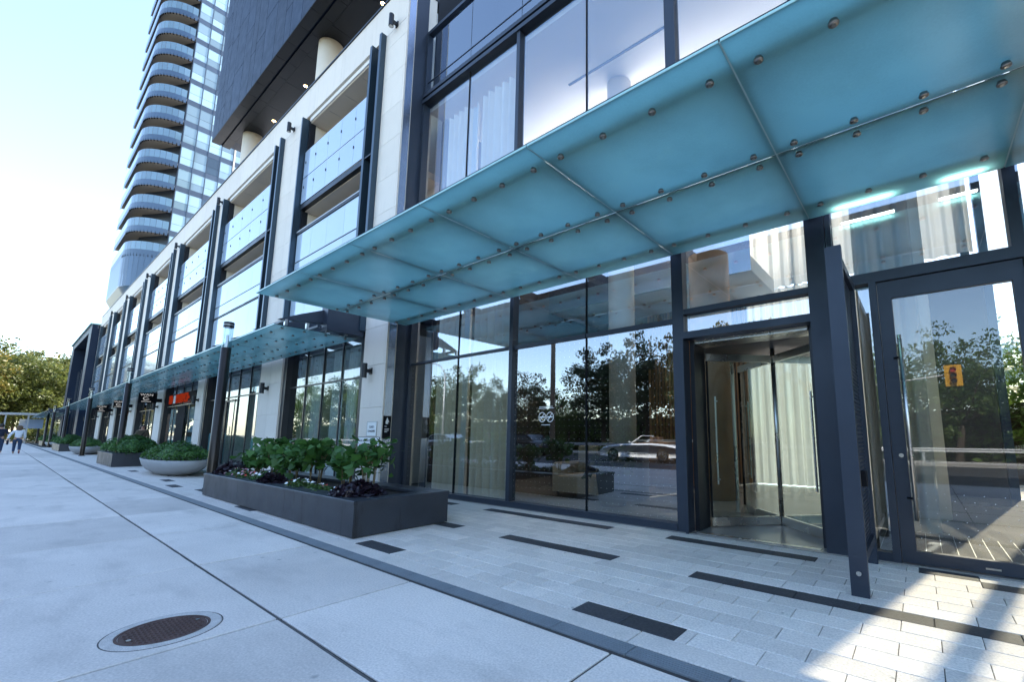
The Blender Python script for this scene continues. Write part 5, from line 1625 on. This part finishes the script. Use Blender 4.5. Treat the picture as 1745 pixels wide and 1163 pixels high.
def arm(s, fwd, out):
    sh = (s*.17, 0, 1.37); el = (s*(.22+out), fwd*.5-.02, 1.11); wr = (s*(.23+out*1.5), fwd, .88)
    return [sh, el, tuple(Vector(el)*.5+Vector(wr)*.5), wr, (wr[0], wr[1]+.02, wr[2]-.06), (wr[0], wr[1]+.03, wr[2]-.11)]
def leg(s, kn, an, lift=0.0):
    return [(s*.09, 0, .86), (s*.10, kn*.5, .70), (s*.10, kn, .48), (s*.10, (kn+an)/2, .30), (s*.10, an, .10+lift), (s*.10, an, .05+lift), (s*.11, an+.13, .035+(lift*.2))]
w = person('woman walking away in a white jacket and dark blue jeans', -44.0, .84, math.pi/2, 1.74, [arm(-1, -.12, .10), arm(1, .10, .02)],
           [leg(-1, .14, .10), leg(1, .0, -.34, .12)], 'cloth_white', 'denim', 'hair_brown', True, ('shoe_white', 'shoe_red'), 1.0)
bag = tag(MB().box(-43.95, -43.83, .42, .50, .55, .80).build('phone_pouch', 'cloth_navy'), 'small dark bottle pouch held by the walking woman', 'pouch')
m = person('man in navy short sleeved shirt at the left edge of the sidewalk', -46.0, .16, math.pi/2, 1.80, [arm(-1, .05, .04), arm(1, -.05, .06)],
           [leg(-1, .05, -.15, .04), leg(1, .12, .16)], 'cloth_navy', 'denim', 'hair_black', False, ('shoe_white', 'shoe_white'), .5)
p3 = person('person in a brown coat standing behind the second planter', -28.9, 4.15, math.radians(-100), 1.66, [arm(-1, .08, .0), arm(1, .08, .0)],
            [leg(-1, .0, .0), leg(1, .02, .02)], 'cloth_brown', 'cloth_navy', 'hair_black', True, ('sign_black', 'sign_black'), 1.0, True)
st = MB().tube([(-.15, .02, 1.40), (0, .135, 1.18), (.16, .10, .98)], .018, 6).build('bag_strap', 'sign_black'); st.parent = p3

# ------------------------------------------------------------------ greenery behind the building, seen through the lobby
for i, (x, y, s, m) in enumerate(((6, 27, .95, 'street2'), (11, 29, 1.0, 'street2'), (1.5, 29, 1.0, 'street2'), (16, 28, 1.0, 'street2'))):
    place_tree('garden_tree', 'leafy tree behind the lobby, %s from the stair side' % ordn[i], TM[m], x, y, s, i*1.7, 'trees behind the lobby')
gh = thing('garden_hedge', 'tall green hedge behind the lobby seen through the glass', 'hedge', (6, 18.5, -.2))
inst('foliage', hedge_mesh('foliage', 9.0, 1.3, 3.6, 9000, .30, 'leaf_green', 52), gh, (6, 18.5, -.2))
MB().box(-2, 14, 18.2, 18.8, -.2, 2.2).build('stems', 'bark', gh)
tag(box('garden_path', 'concrete_band', None, -8.8, 30, 12.3, 16.5, -.19, -.05), kind='structure')

# warm column lamp inside the lobby
LX, LY = -5.75, 9.0
lp = thing('lobby_lamp', 'dim amber column lamp deep inside the lobby', 'lamp', (LX, LY, .012))
MB().cyl((LX, LY), .16, .012, .05, 20).build('base', 'wood_dark', lp)
MB().cyl((LX, LY), .018, .05, 1.75, 8).build('stem', 'steel', lp)
MB().lathe([(.10, 1.75), (.12, 1.78), (.12, 2.7), (.10, 2.73)], (LX, LY, 0), 20).build('shade', 'amber', lp, True)
